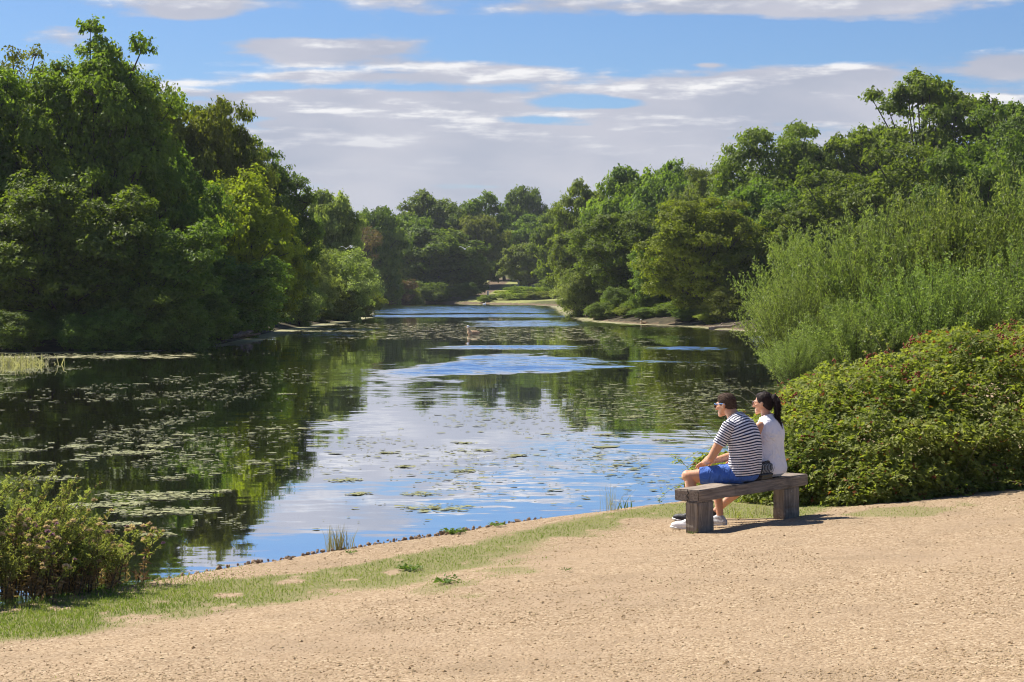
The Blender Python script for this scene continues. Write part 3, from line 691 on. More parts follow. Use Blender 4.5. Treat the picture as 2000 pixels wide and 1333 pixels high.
# ------------------------------------------------------------------ bramble thicket behind the bench
def bramble():
    g = np.random.default_rng(55)
    e = empty('bramble_thicket', (0, 0, 0), 'wide bramble thicket with red berries behind and right of the bench', 'bramble')
    mounds = [(2.62, 24.2, .5, .8, .42), (3.1, 23.3, .62, 1.5, .60), (3.5, 23.7, .95, 1.9, 1.0), (4.35, 24.2, 1.35, 2.5, 1.40), (5.55, 25.0, 1.5, 2.7, 1.62),
              (6.9, 25.4, 1.7, 2.7, 1.66), (8.4, 25.6, 1.8, 2.7, 1.7), (4.0, 22.3, .8, 1.0, .5), (5.1, 23.0, .9, .9, .55), (6.2, 23.6, 1.0, .9, .6)]
    lv, cn, by, fl = MB(), MB(), MB(), MB()
    def field(P):
        f = np.full(len(P), 1e9)
        for (x, y, rx, ry, h) in mounds:
            q = np.sqrt(((P[:, 0] - x) / rx) ** 2 + ((P[:, 1] - y) / ry) ** 2 + (P[:, 2] / h) ** 2); f = np.minimum(f, (q - 1) * min(rx, h))
        return f
    pts, nrm = [], []
    for (x, y, rx, ry, h) in mounds:
        k = int(9000 * (rx * ry + rx * h + ry * h) / 2)
        d = rdir(k, g); d[:, 2] = np.abs(d[:, 2])
        lump = .88 + .30 * fbm(d[:, 0] * 3.1 * rx + x, d[:, 2] * 3.1 * h + d[:, 1] * 2 * ry + y, 77, 3)
        q = np.minimum(g.uniform(.72, 1.05, k), 1.03) * lump
        P = np.stack([x + d[:, 0] * rx * q, y + d[:, 1] * ry * q, d[:, 2] * h * q], -1)
        keep = (field(P) > -.22) & (P[:, 1] < y + .5 * ry)
        pts.append(P[keep]); nrm.append(unit(d[keep] / np.array((rx, ry, h))))
    P, Nr = np.concatenate(pts), np.concatenate(nrm)
    P[:, 2] += np.array([float(v) for v in ground_z(P[:, 0], P[:, 1])])
    n = len(P)
    tone = fbm(P[:, 0] * 1.6, P[:, 1] * 1.6 + P[:, 2] * 1.3, 81, 3)
    # each shoot carries a leaf of three to five leaflets
    ax = unit(rdir(n, g) * np.array((1, 1, .3)) + .5 * Nr)
    N0 = unit(.5 * Nr + np.array((0, 0, .75)) + .45 * g.normal(size=(n, 3)))
    side = np.cross(N0, ax)
    for (ka, kb, sz) in ((1.0, 0, 1.0), (.15, .9, .85), (.15, -.9, .85)):
        L = g.uniform(.034, .085, n) * sz
        c = P + ax * (ka * .033) + side * (kb * .033)
        lv.quads(leaves(c, unit(N0 + .3 * g.normal(size=(n, 3))), L, L * .68, g, ax * ka + side * kb, .2), np.where(g.random(n) < .035, .97, np.clip(.1 + tone * .75 + .16 * g.normal(size=n), 0, .86)))
    for k in range(330):
        i = g.integers(0, n); p = P[i]; d = unit(Nr[i] + g.normal(size=3) * .8 + np.array((0, 0, .3)))
        L = g.uniform(.2, .65)
        cn.tube(bezier(p - d * .15, p + d * L * .6 + np.array((0, 0, .1)), p + d * L + np.array((0, 0, -.12)), 7), np.linspace(.004, .0012, 7), 4)
        m_ = 16; tt = g.uniform(.25, 1, (m_, 1)); q = (1 - tt) ** 2 * (p - d * .15) + 2 * tt * (1 - tt) * (p + d * L * .6 + np.array((0, 0, .1))) + tt ** 2 * (p + d * L + np.array((0, 0, -.12)))
        dv = rdir(m_, g); l2 = g.uniform(.035, .07, m_)
        lv.quads(leaves(q + dv * .025, unit(dv * .5 + np.array((0, 0, .9))), l2, l2 * .66, g, dv, .3), np.clip(.55 + .2 * g.normal(size=m_), 0, .99))
    o_ = lv.build('leaves', M['bramble'], e); tag(o_, kind='stuff')
    for k in range(14):                                        # pale dead canes hanging over the water
        p = np.array((g.uniform(2.2, 3.1), g.uniform(24.2, 25.2), g.uniform(.3, .9)))
        cn.tube(bezier(p, p + np.array((-.25, .1, .3)), p + np.array((g.uniform(-.7, -.2), g.uniform(-.2, .3), g.uniform(-.25, .3))), 8), np.linspace(.004, .001, 8), 4)
    tag(cn.build('canes', M['reed'], e, True), kind='stuff')
    hi = np.where((P[:, 2] > .55) & (field(P - np.array((0, 0, .0))) > -.2) & (fbm(P[:, 0] * 1.3, P[:, 1] * 1.3, 91, 3) > .5))[0]
    for i in g.choice(hi, 1000, replace=False):
        k = g.integers(4, 10); C = P[i] + Nr[i] * .05 + g.normal(size=(k, 3)) * .022
        r = g.uniform(.009, .016, k)
        for c, q in zip(C, r):
            V = c + q * np.array([(1, 0, 0), (-1, 0, 0), (0, 1, 0), (0, -1, 0), (0, 0, 1), (0, 0, -1.2)])
            by.add(V, [[0, 2, 4], [2, 1, 4], [1, 3, 4], [3, 0, 4], [2, 0, 5], [1, 2, 5], [3, 1, 5], [0, 3, 5]], g.random())
    tag(by.build('berries', M['berry'], e, True), kind='stuff')
bramble()

# ------------------------------------------------------------------ things floating on the water
def pads():
    g = np.random.default_rng(66)
    def disc(b, C, r, tint, el=1.0):
        """Irregular floating flakes, centres C (n,2), radii r."""
        n = len(C); k = 7; th = np.arange(k) * 2 * np.pi / k + g.uniform(0, 6.28, (n, 1))
        rr = r[:, None] * g.uniform(.55, 1.15, (n, k))
        a = g.uniform(-.25, .25, (n, 1))
        dx, dy = np.cos(th) * rr * el, np.sin(th) * rr / el ** .5
        V = np.stack([C[:, :1] + dx * np.cos(a) - dy * np.sin(a), C[:, 1:] + dx * np.sin(a) + dy * np.cos(a), ZW + .006 + .008 * g.random((n, k))], -1)
        b.add(V.reshape(-1, 3), np.arange(n * k).reshape(n, k), np.repeat(tint, k))
    b = MB()
    N = 90000
    d = np.exp(g.uniform(np.log(21), np.log(125), N)); x = g.uniform(-.34, .16, N) * d
    px = 1000 + x / d * F; py = HY + (CAM_Z - ZW) * F / d
    dens = fbm(x * .35, d * .12, 71, 4); dens2 = fbm(x * 1.4, d * .5, 72, 3)
    # where the leaves gather: the left half, the right under the oaks' reflection, thin in the open middle
    w = .75 * sstep(-px, -660, -300) + .2 * (px > 600) * (px < 1150) * (py > 770) * (py < 1000) + .20 * sstep(px, 1080, 1250) * sstep(py, 690, 780) * (1 - sstep(py, 900, 960)) * 3.5 + .12
    w = w * np.where(py > 960, .3 * (px > 600) + .9 * (px < 480) * sstep(-py, -1060, -1000), 1.0)
    w = np.where((py < 700) & (px < 1350), np.maximum(w, .55), w)
    s = lake_dist(x, d)
    keep = (g.random(N) < .8 * w * sstep(dens + .4 * dens2, .66, .9)) & (s < -.4) & ~((py > 685) & (py < 750) & (px > 640) & (px < 1240))
    C = np.stack([x, d], -1)[keep]; n = len(C)
    r = g.uniform(.012, .05, n) * np.exp(.45 * g.normal(size=n)) * (C[:, 1] / 40) ** .5
    disc(b, C, np.minimum(r, .3), np.clip(.3 + .25 * g.normal(size=n), 0, 1), 1.25)
    tag(b.build('floating_leaf_flecks', M['pads']), kind='stuff')
    # the larger mats, each its own
    mats = [(40, 880, .55), (160, 872, .5), (250, 885, .8), (305, 872, .5), (60, 905, .5), (330, 935, .45), (95, 935, .6), (280, 968, .9), (345, 970, .8), (230, 985, .6), (300, 1000, .9),
            (380, 998, .6), (150, 990, .5), (310, 1046, .3), (240, 1024, .3), (360, 850, .35), (540, 838, .3), (600, 838, .3), (500, 905, .3), (420, 960, .35), (820, 965, .35), (675, 938, .45),
            (855, 993, .7), (905, 921, .3), (910, 866, .3), (790, 912, .25), (1010, 890, .25), (760, 885, .25), (945, 880, .25), (560, 770, .35), (640, 822, .35), (1180, 850, .3), (1240, 815, .4), (1300, 860, .35), (700, 965, .3)]
    lab = 'pale yellow-green mat of floating leaves on the lake surface'
    for (qx, qy, wd) in mats:
        c = on(qx, qy); wd = wd * .7; n = int(60 * wd / .3)
        rr = g.random(n) ** .7 * wd; th = g.uniform(0, 6.28, n)
        lobe = .65 + .5 * fbm(np.cos(th) * 1.5 + qx, np.sin(th) * 1.5 + qy, 73, 2)
        P = np.stack([np.cos(th) * rr * lobe * 1.0, np.sin(th) * rr * lobe * .9], -1)
        bb = MB(); disc(bb, P, g.uniform(.012, .05, n) * (1 + .6 * (g.random(n) < .15)), np.clip(.6 + .3 * g.normal(size=n), 0, 1), 1.2)
        o = bb.build('floating_mat', M['pads']); o.location = (c[0], c[1], 0)
        tag(o, lab, 'water plants', 'floating mats on the lake')
pads()

# ------------------------------------------------------------------ stones of the bank's edge, gravel, grass
def stone_mesh(seed, rough=.25):
    g = np.random.default_rng(seed); bm = bmesh.new(); bmesh.ops.create_icosphere(bm, subdivisions=1, radius=.5)
    for v in bm.verts: v.co = Vector(v.co) * (1 + g.uniform(-rough, rough))
    me = bpy.data.meshes.new('stone'); bm.to_mesh(me); bm.free(); me.materials.append(M['stone']); return me
def edge_stones():
    g = np.random.default_rng(31); ms = [stone_mesh(i) for i in range(6)]
    e = bpy.data.objects.new('bank_edging', None); link(e); e.location = (-1, 19.5, 0)
    tag(e, kind='structure')
    c0, c1 = cs(*on(285, 1137, LIP))[0], cs(*on(1060, 1014, LIP))[0]
    n = 210
    for i in range(n):
        c = c0 + (c1 - c0) * (i + g.uniform(-.3, .3)) / n; s = .02 + g.uniform(-.05, .16) * g.random()
        nn = np.interp(c, QC, QN) + s + shore_wobble(np.array(c))
        p = c * ALO + nn * NRM
        o_ = link(bpy.data.objects.new('stone', ms[i % 6]), e)
        k = .018 + .04 * g.random() ** 1.6; o_.scale = (k * 1.25, k, k * .8); o_.rotation_euler = g.uniform(0, 6.28, 3)
        o_.location = (p[0] + 1, p[1] - 19.5, LIP + .004 + g.uniform(-.015, .022))
edge_stones()

def gravel():
    g = np.random.default_rng(32); b = MB(); N = 70000
    d = np.exp(g.uniform(np.log(10.3), np.log(24), N)); x = g.uniform(-.28, .28, N) * d
    c, s = cs(x, d); gm = grass_mask(x, d); patch = fbm(x * .5, d * .5, 45, 3)
    keep = (s > .1) & (g.random(N) < np.clip((1 - 1.1 * gm) * (.25 + 1.2 * sstep(patch, .35, .62)), 0, 1))
    x, d = x[keep], d[keep]; n = len(x); z = ground_z(x, d)
    r = g.uniform(.0028, .0065, n) * np.exp(.36 * g.normal(size=n)); r = np.minimum(r, .018)
    base = np.array([(1, 0, 0), (0, 1, 0), (-1, 0, 0), (0, -1, 0), (0, 0, 1), (0, 0, -.6)])
    th = g.uniform(0, 6.28, n)[:, None]
    v = base[None] * g.uniform(.65, 1.3, (n, 6, 1)) * np.array((1.25, 1, .5))
    X = (v[..., 0] * np.cos(th) - v[..., 1] * np.sin(th)) * r[:, None] + x[:, None]
    Y = (v[..., 0] * np.sin(th) + v[..., 1] * np.cos(th)) * r[:, None] + d[:, None]
    Z = v[..., 2] * r[:, None] + z[:, None] + r[:, None] * .25
    f = np.array([[0, 1, 4], [1, 2, 4], [2, 3, 4], [3, 0, 4], [1, 0, 5], [2, 1, 5], [3, 2, 5], [0, 3, 5]])
    b.add(np.stack([X, Y, Z], -1).reshape(-1, 3), (np.arange(n)[:, None, None] * 6 + f[None]).reshape(-1, 3), np.repeat(np.clip(.55 + .3 * g.normal(size=n), 0, 1), 6))
    tag(b.build('loose_gravel', M['gravel']), kind='stuff')
gravel()

def blades(b, x, y, z, h, w, g, lean=.5, tint=None):
    n = len(x); a = g.uniform(0, 6.28, n); ln = lean * g.random(n)
    P0 = np.stack([x, y, z], -1); dr = np.stack([np.cos(a) * ln, np.sin(a) * ln, np.ones(n)], -1); dr = unit(dr)
    fa = g.uniform(0, 6.28, n); sd_ = np.stack([np.cos(fa), np.sin(fa), np.zeros(n)], -1) * (w * .5)[:, None]
    P1 = P0 + dr * (h * .55)[:, None]; P2 = P0 + dr * h[:, None] + np.stack([np.cos(a), np.sin(a), -.4 * np.ones(n)], -1) * (h * ln * .45)[:, None]
    t_ = np.clip(.45 + .25 * g.normal(size=n), 0, 1) if tint is None else tint
    V = np.stack([P0 - sd_, P0 + sd_, P1 + sd_ * .75, P1 - sd_ * .75, P2], 1)
    k = np.arange(n)[:, None] * 5
    b.add(V.reshape(-1, 3), np.concatenate([k + [0, 1, 2], k + [0, 2, 3], k + [3, 2, 4]]), np.repeat(t_, 5))

def grass():
    g = np.random.default_rng(33); b = MB(); N = 420000
    d = np.exp(g.uniform(np.log(11.5), np.log(26), N)); x = g.uniform(-.3, .3, N) * d
    c, s = cs(x, d); gm = grass_mask(x, d)
    lush = sstep(-x, 1.2, 3.2) * sstep(d, 18.5, 15)
    keep = (s > .03) & (g.random(N) < gm ** 1.4 * (.5 + .4 * lush) + .9 * lush * (s < .9) * .5)
    x, d, s, lush, gm = x[keep], d[keep], s[keep], lush[keep], gm[keep]; n = len(x)
    h = g.uniform(.010, .028, n) * (1 + .45 * lush + 4.2 * lush * sstep(s, .6, .2)) * (.6 + .6 * gm)
    blades(b, x, d, ground_z(x, d) - .003, h, g.uniform(.003, .007, n), g, .9,
           np.clip(.42 + .5 * (fbm(x * 1.2, d * 1.2, 36, 3) - .5) * 2 - .2 * lush + .18 * g.normal(size=n), 0, 1))
    tag(b.build('grass', M['grass']), kind='stuff')
grass()

# ------------------------------------------------------------------ weeds by the water on the left
def weed_plant(x, y, h, lean, seed, kind, label, nst=7, cat='weed'):
    """A clump of stems: leaves along each, seed heads at the tips."""
    g = np.random.default_rng(seed); x = x - .17; z0 = gz(x, y)
    e = empty('thistle_plant' if kind == 'thistle' else 'mugwort_plant', (x, y, z0), label, cat, 'weeds at the left water edge')
    st, lv, dry = MB(), MB(), MB(); heads = []
    for i in range(nst):
        a = g.uniform(0, 6.28); r0 = g.uniform(0, .26)
        p0 = np.array((np.cos(a) * r0, np.sin(a) * r0, -.02)); L = h * g.uniform(.6, 1.05)
        ln = np.array((lean + g.normal() * .2, g.normal() * .2, 1.0)); tip = p0 + unit(ln) * L
        pts = bezier(p0, p0 + np.array((ln[0] * .1, ln[1] * .1, .6 * L)), tip, 9)
        st.tube(pts, np.linspace(.006, .0018, 9), 4)
        k = int((135 if kind != 'thistle' else 85) * L)
        t = g.uniform(.05, 1.0, k); idx = t * 8; i0 = np.minimum(idx.astype(int), 7); fr = (idx - i0)[:, None]
        P = pts[i0] * (1 - fr) + pts[i0 + 1] * fr
        th = g.uniform(0, 6.28, k); sdv = np.stack([np.cos(th), np.sin(th), g.uniform(-.1, .8, k)], -1)
        ln_ = (g.uniform(.03, .075, k) if kind == 'thistle' else g.uniform(.018, .055, k)) * (1.2 - .65 * t)
        q = leaves(P + sdv * (ln_ * .5)[:, None], unit(rdir(k, g) + np.array((0, 0, .8))), ln_ * 1.3, ln_ * .34, g, sdv, .25)
        dead = g.random(k) > sstep(t, .2, .8) * .85
        lv.quads(q[~dead], np.clip(.45 + .25 * g.normal(size=(~dead).sum()), 0, 1))
        if dead.any(): dry.quads(q[dead], np.clip(.45 + .25 * g.normal(size=dead.sum()), 0, 1))
        # side shoots
        for j in range(4 if kind == 'thistle' else 7):
            f = g.uniform(.4, .95); q0 = pts[int(f * 8)]; a2 = g.uniform(0, 6.28)
            q1 = q0 + np.array((np.cos(a2) * .1 + lean * .06, np.sin(a2) * .1, g.uniform(.05, .14))) * (1.15 - f) * 2
            st.tube(bezier(q0, (q0 + q1) / 2 + np.array((0, 0, -.01)), q1, 4), np.linspace(.003, .001, 4), 3)
            m_ = 26; tt = g.random((m_, 1)); PP = q0 * (1 - tt) + q1 * tt; s2 = rdir(m_, g) + np.array((0, 0, .3))
            l2 = g.uniform(.012, .035, m_)
            lv.quads(leaves(PP + s2 * (l2 * .5)[:, None], unit(rdir(m_, g) + np.array((0, 0, .8))), l2 * 1.3, l2 * .4, g, s2, .25), np.clip(.55 + .25 * g.normal(size=m_), 0, 1))
            if kind == 'thistle' and g.random() < .8: heads.append(q1)
        if kind == 'thistle': heads.append(tip)
    st.build('stems', M['twig'], e, True); tag(lv.build('leaves', M['weed'], e), kind='stuff')
    if dry.n: tag(dry.build('withered_leaves', M['weed_dry'], e), kind='stuff')
    for i, p in enumerate(heads):
        hb = MB(); k = 90; dv = rdir(k, g); dv[:, 2] = np.abs(dv[:, 2]) * .9 - .15
        rr = g.uniform(.02, .036)
        mv = g.random() < .1
        L = g.uniform(.5, 1.0, k) * rr
        hb.quads(leaves(p + dv * (L * .55)[:, None], unit(np.cross(dv, rdir(k, g))), L, L * .3 + .002, g, dv, .1), np.clip(.5 + .3 * g.normal(size=k), 0, 1))
        o_ = hb.build('flower_head' if mv else 'seed_head', M['mauve'] if mv else M['fluff'], e)
wl = [(-4.28, 15.75, 1.02, .12, 'mugwort', 'tall mugwort at the left edge with a drooping spire'), (-3.98, 15.9, .95, .32, 'mugwort', 'mugwort with the highest right-leaning spire above the thistles'),
      (-3.6, 16.1, .80, .42, 'mugwort', 'mugwort leaning right over the water in the thistle patch'), (-4.1, 15.55, .74, .05, 'thistle', 'thistle with fluffy heads at the left edge of the photo'),
      (-3.72, 15.7, .70, .18, 'thistle', 'thistle with pink fluffy heads in the middle of the weed patch'), (-3.38, 16.05, .58, .28, 'thistle', 'thistle with beige heads near the right end of the weed patch'),
      (-3.12, 16.35, .42, .30, 'thistle', 'lowest thistle with mauve flowers at the right end of the weed patch'), (-4.5, 15.35, .85, .1, 'thistle', 'thistle half cut off by the left edge of the photo'),
      (-3.9, 15.35, .46, .1, 'mugwort', 'low brownish mugwort in front of the thistles'), (-3.35, 15.8, .40, .2, 'mugwort', 'low dark mugwort at the right foot of the thistles'),
      (-4.3, 15.1, .40, .1, 'mugwort', 'low mugwort in the left corner before the thistles')]
wl += [(-4.15, 16.1, .7, .2, 'mugwort', 'mugwort behind the thistles at the water edge'), (-3.8, 16.2, .78, .35, 'mugwort', 'mugwort with a green spire over the water behind the thistles'),
       (-3.45, 16.35, .6, .4, 'mugwort', 'mugwort drooping right at the water edge'), (-4.0, 15.2, .5, .1, 'thistle', 'low thistle with pale heads in front of the patch'), (-3.55, 15.45, .48, .2, 'thistle', 'thistle with withered lower leaves in front of the patch'),
       (-3.2, 15.95, .45, .25, 'mugwort', 'small mugwort between the last two thistles'), (-4.42, 15.9, .72, .1, 'thistle', 'thistle with orange-pink heads at the very left'), (-3.6, 15.85, .62, .25, 'mugwort', 'dense mugwort in the middle of the patch'),
       (-4.05, 15.75, .62, .15, 'mugwort', 'dense mugwort left of the middle of the patch')]
wl += [(-4.35 + .17 * i, 15.42 + .13 * i + .1 * (i % 3), .34, .1, 'mugwort', lab) for i, lab in enumerate((
    'low weed at the left edge under the thistles', 'low weed second from the left at the foot of the thistles', 'low weed third from the left at the foot of the thistles', 'low weed in the middle of the thistles\' foot',
    'low weed right of the middle at the thistles\' foot', 'low weed third from the right at the thistles\' foot', 'low weed second from the right at the thistles\' foot', 'low weed last on the right at the thistles\' foot'))]
for i, (x, y, h, ln, kd, lab) in enumerate(wl): weed_plant(x, y, h * 1.3, ln, 200 + i, kd, lab, 9 if kd == 'thistle' else 8, 'thistle' if kd == 'thistle' else 'weed')

def tuft(name, px, py, n, h, w, mat, label, cat, spread=.12, lean=.3, group=None, zoff=0.0):
    g = np.random.default_rng(int(px + py)); p = ground_hit(px, py); e_ = MB()
    x, y = g.normal(size=n) * spread, g.normal(size=n) * spread * .6
    blades(e_, x, y, np.zeros(n) - .02, g.uniform(.5, 1.0, n) * h, np.full(n, w) * g.uniform(.7, 1.2, n), g, lean)
    o_ = e_.build(name, mat); o_.location = (p[0], p[1], gz(*p) + zoff); return tag(o_, label, cat, group)
tuft('reed_tuft', 660, 1075, 120, .30, .006, M['reed'], 'dry straw-coloured reed tuft at the middle of the near water edge', 'reeds', .07, .3)
tuft('reed_tuft', 1196, 997, 40, .38, .004, M['reed'], 'thin dead stalks at the water edge left of the bench', 'reeds', .06, .5)
tuft('iris_plant', 1222, 992, 12, .19, .013, M['iris'], 'green sword-leaved iris at the water edge left of the bench', 'iris', .05, .45)
tuft('reed_tuft', 1445, 1012, 60, .22, .005, M['weed'], 'scruffy green weed growing under the middle of the bench', 'weed', .09, .7)
tuft('reed_tuft', 1490, 1005, 30, .24, .004, M['reed'], 'dry weed stalks in front of the far bench post', 'weed', .06, .5)
M['weed_green'] = foliage('low_weed_leaves', (.075, .125, .022), (.17, .22, .05), .35)
def rosette(px, py, r, label, n=34, mat='weed_green', up=.35):
    g = np.random.default_rng(int(px * 3 + py)); p = ground_hit(px, py); b = MB()
    a = g.uniform(0, 6.28, n); dv = np.stack([np.cos(a), np.sin(a), up * g.uniform(.2, 1.4, n)], -1); rr = g.uniform(.15, 1, n)
    r *= .75; L = g.uniform(.22, .42, n) * r
    b.quads(leaves(dv * (rr * r * .8)[:, None] * np.array((1, 1, .8)) + np.array((0, 0, .015)), unit(np.array((0, 0, 1)) + .45 * g.normal(size=(n, 3))), L, L * .45, g, dv, .3), np.clip(.4 + .2 * g.normal(size=n), 0, 1))
    o_ = b.build('low_weed', M[mat]); o_.location = (p[0], p[1], gz(*p)); return tag(o_, label, 'weed', 'low weeds on the bank')
rosette(970, 1030, .16, 'dark green leafy weed on the edge stones left of the bend', 60)
rosette(885, 1043, .22, 'low leafy weed spreading on the bank edge mid photo', 80)
rosette(685, 1083, .12, 'small bright weed at the foot of the dry reed tuft', 40)
rosette(1352, 1047, .085, 'small weed at the foot of the near bench post', 46, up=.8)
rosette(800, 1115, .2, 'broad weed in the grass between path and water', 80)
rosette(870, 1140, .2, 'flat weed at the outer edge of the grass strip', 70)
rosette(1104, 1118, .09, 'lone small weed out on the gravel', 30)
rosette(1290, 985, .10, 'leafy weed at the water edge just left of the bench', 40, up=1.4)
rosette(1330, 975, .13, 'leafy sprig rising behind the near end of the bench', 50, up=1.8)
rosette(1800, 972, .16, 'broad-leaved weed at the foot of the bramble', 60, up=.7)
rosette(1940, 950, .2, 'grassy weed at the bramble foot near the right edge', 70, up=.9)

# ------------------------------------------------------------------ the bench
BA = rad(52); R2, F2 = np.array((math.cos(BA), math.sin(BA))), np.array((-math.sin(BA), math.cos(BA)))
CORNER = np.array((1.75, 18.7))
def wood(name, c1, c2, along):
    m, t = mat_new(name)
    tc = t.n('ShaderNodeTexCoord').outputs['Object']
    st = [14, 14, 14]; st[along] = .9
    g1 = t.n('ShaderNodeTexNoise', Vector=t.n('ShaderNodeMapping', Vector=tc, Scale=tuple(st)).outputs[0], Scale=3.0, Detail=7, Roughness=.65, Distortion=.4).outputs[0]
    bl = t.n('ShaderNodeTexNoise', Vector=tc, Scale=5.0, Detail=5).outputs[0]
    col = t.mix(t.sstep(g1, .32, .68), c1, c2)
    col = t.mix(t.m('MULTIPLY', t.sstep(bl, .52, .72), .6), col, tuple(v * .5 for v in c1))
    lich = t.n('ShaderNodeTexNoise', Vector=tc, Scale=22.0, Detail=3).outputs[0]
    col = t.mix(t.m('MULTIPLY', t.sstep(lich, .66, .74), .5), col, (.4, .38, .33))
    b = t.n('ShaderNodeBump', Height=g1, Strength=.7, Distance=.012)
    out(t, t.n('ShaderNodeBsdfPrincipled', Base_Color=col, Roughness=.8, Specular_IOR_Level=.3, Normal=b))
    return m
M['beam'] = wood('weathered_beam', (.15, .118, .09), (.33, .265, .205), 0)
M['post'] = wood('weathered_post', (.15, .12, .09), (.33, .265, .2), 2)
def timber(name, lo, hi, mat, parent, seed, crack=None):
    """A rough-sawn timber: bevelled, with worn, slightly wavy faces."""
    bm = bmesh.new(); bmesh.ops.create_cube(bm, size=1)
    lo, hi = Vector(lo), Vector(hi)
    for v in bm.verts: v.co = Vector((lo[i] + (v.co[i] + .5) * (hi[i] - lo[i]) for i in range(3)))
    ax = max(range(3), key=lambda i: hi[i] - lo[i])
    bmesh.ops.bevel(bm, geom=list(bm.edges), offset=.010, segments=2, affect='EDGES')
    for k in range(1, 12):
        co = [0, 0, 0]; co[ax] = lo[ax] + (hi[ax] - lo[ax]) * k / 12; no = [0, 0, 0]; no[ax] = 1
        bmesh.ops.bisect_plane(bm, geom=bm.verts[:] + bm.edges[:] + bm.faces[:], plane_co=co, plane_no=no)
    g = np.random.default_rng(seed)
    for v in bm.verts:
        v.co += Vector(g.normal(size=3) * .0028)
    me = bpy.data.meshes.new(name); bm.to_mesh(me); bm.free(); me.materials.append(mat)
    return link(bpy.data.objects.new(name, me), parent)
bench = empty('wooden_bench', (CORNER[0], CORNER[1], 0), 'weathered dark timber bench on two thick posts facing the lake', 'bench', None, BA)
timber('seat_beam', (0, 0, .253), (2.07, .27, .367), M['beam'], bench, 1)
timber('post', (.004, .008, -.16), (.29, .15, .251), M['post'], bench, 2)
timber('post', (1.62, .008, -.16), (1.91, .15, .251), M['post'], bench, 3)
cr = MB()
pth = np.array([(-.0005, .125, .25), (-.0005, .112, .285), (-.0005, .132, .305), (-.0005, .108, .33), (-.0005, .122, .35), (-.0005, .12, .369)])
cr.tube(pth, [.002, .004, .003, .0045, .003, .002], 5)
M['dark'] = simple('dark_crevice', (.02, .016, .013), None, .9)
cr.build('crack', M['dark'], bench)

# ------------------------------------------------------------------ people
def loft(secs, n=36, power=2.3):
    """Rings through sections (centre, half width along x, half depth along y, tilt of the ring about x)."""
    V = []
    th = np.arange(n) * 2 * np.pi / n
    for (c, a, b, tl) in secs:
        cx, sx = np.cos(th), np.sin(th)
        x = np.sign(cx) * np.abs(cx) ** (2 / power) * a; y = np.sign(sx) * np.abs(sx) ** (2 / power) * b
        V.append(np.stack([c[0] + x, c[1] + y * math.cos(tl), c[2] + y * math.sin(tl)], -1))
    V = np.array(V); m = len(secs); b = MB()
    i = np.arange(m - 1)[:, None] * n; j = np.arange(n)[None]; j2 = (j + 1) % n
    f = np.stack([i + j, i + j2, i + n + j2, i + n + j], -1).reshape(-1, 4)
    return V.reshape(-1, 3), f, n, m
def densify(secs, k=6):
    arr = np.array([[*c, a, b, t] for c, a, b, t in secs]); t0 = np.arange(len(arr)); tt = np.linspace(0, len(arr) - 1, (len(arr) - 1) * k + 1)
    outp = []
    for col in arr.T:                                            # Catmull-Rom through the sections
        p = np.concatenate([[2 * col[0] - col[1]], col, [2 * col[-1] - col[-2]]]); i = np.minimum(tt.astype(int), len(col) - 2); u = tt - i
        a, b, c, d = p[i], p[i + 1], p[i + 2], p[i + 3]
        outp.append(.5 * (2 * b + (c - a) * u + (2 * a - 5 * b + 4 * c - d) * u ** 2 + (3 * b - a - 3 * c + d) * u ** 3))
    A = np.array(outp).T
    return [((r[0], r[1], r[2]), r[3], r[4], r[5]) for r in A]

def strands(hair, mat, n, L, flow, seed, w=.0016, parent=None):
    """Short hairs standing on a hair cap, combed along flow(centre, normal)."""
    g = np.random.default_rng(seed); me = hair.data
    c = np.array([p.center for p in me.polygons]); nr = np.array([p.normal for p in me.polygons]); ar = np.array([p.area for p in me.polygons])
    i = g.choice(len(c), n, p=ar / ar.sum()); P = c[i] + g.normal(size=(n, 3)) * .002; N = nr[i]
    d = unit(flow(P, N) + .35 * g.normal(size=(n, 3))); sd_ = unit(np.cross(d, N + .2 * g.normal(size=(n, 3)))) * w
    l = (L * g.uniform(.5, 1.2, n))[:, None]
    b = MB(); b.tris(np.stack([P - sd_, P + sd_, P + d * l], 1), g.random(n)); o_ = b.build('hair_strands', mat, parent or hair); tag(o_, kind='stuff')

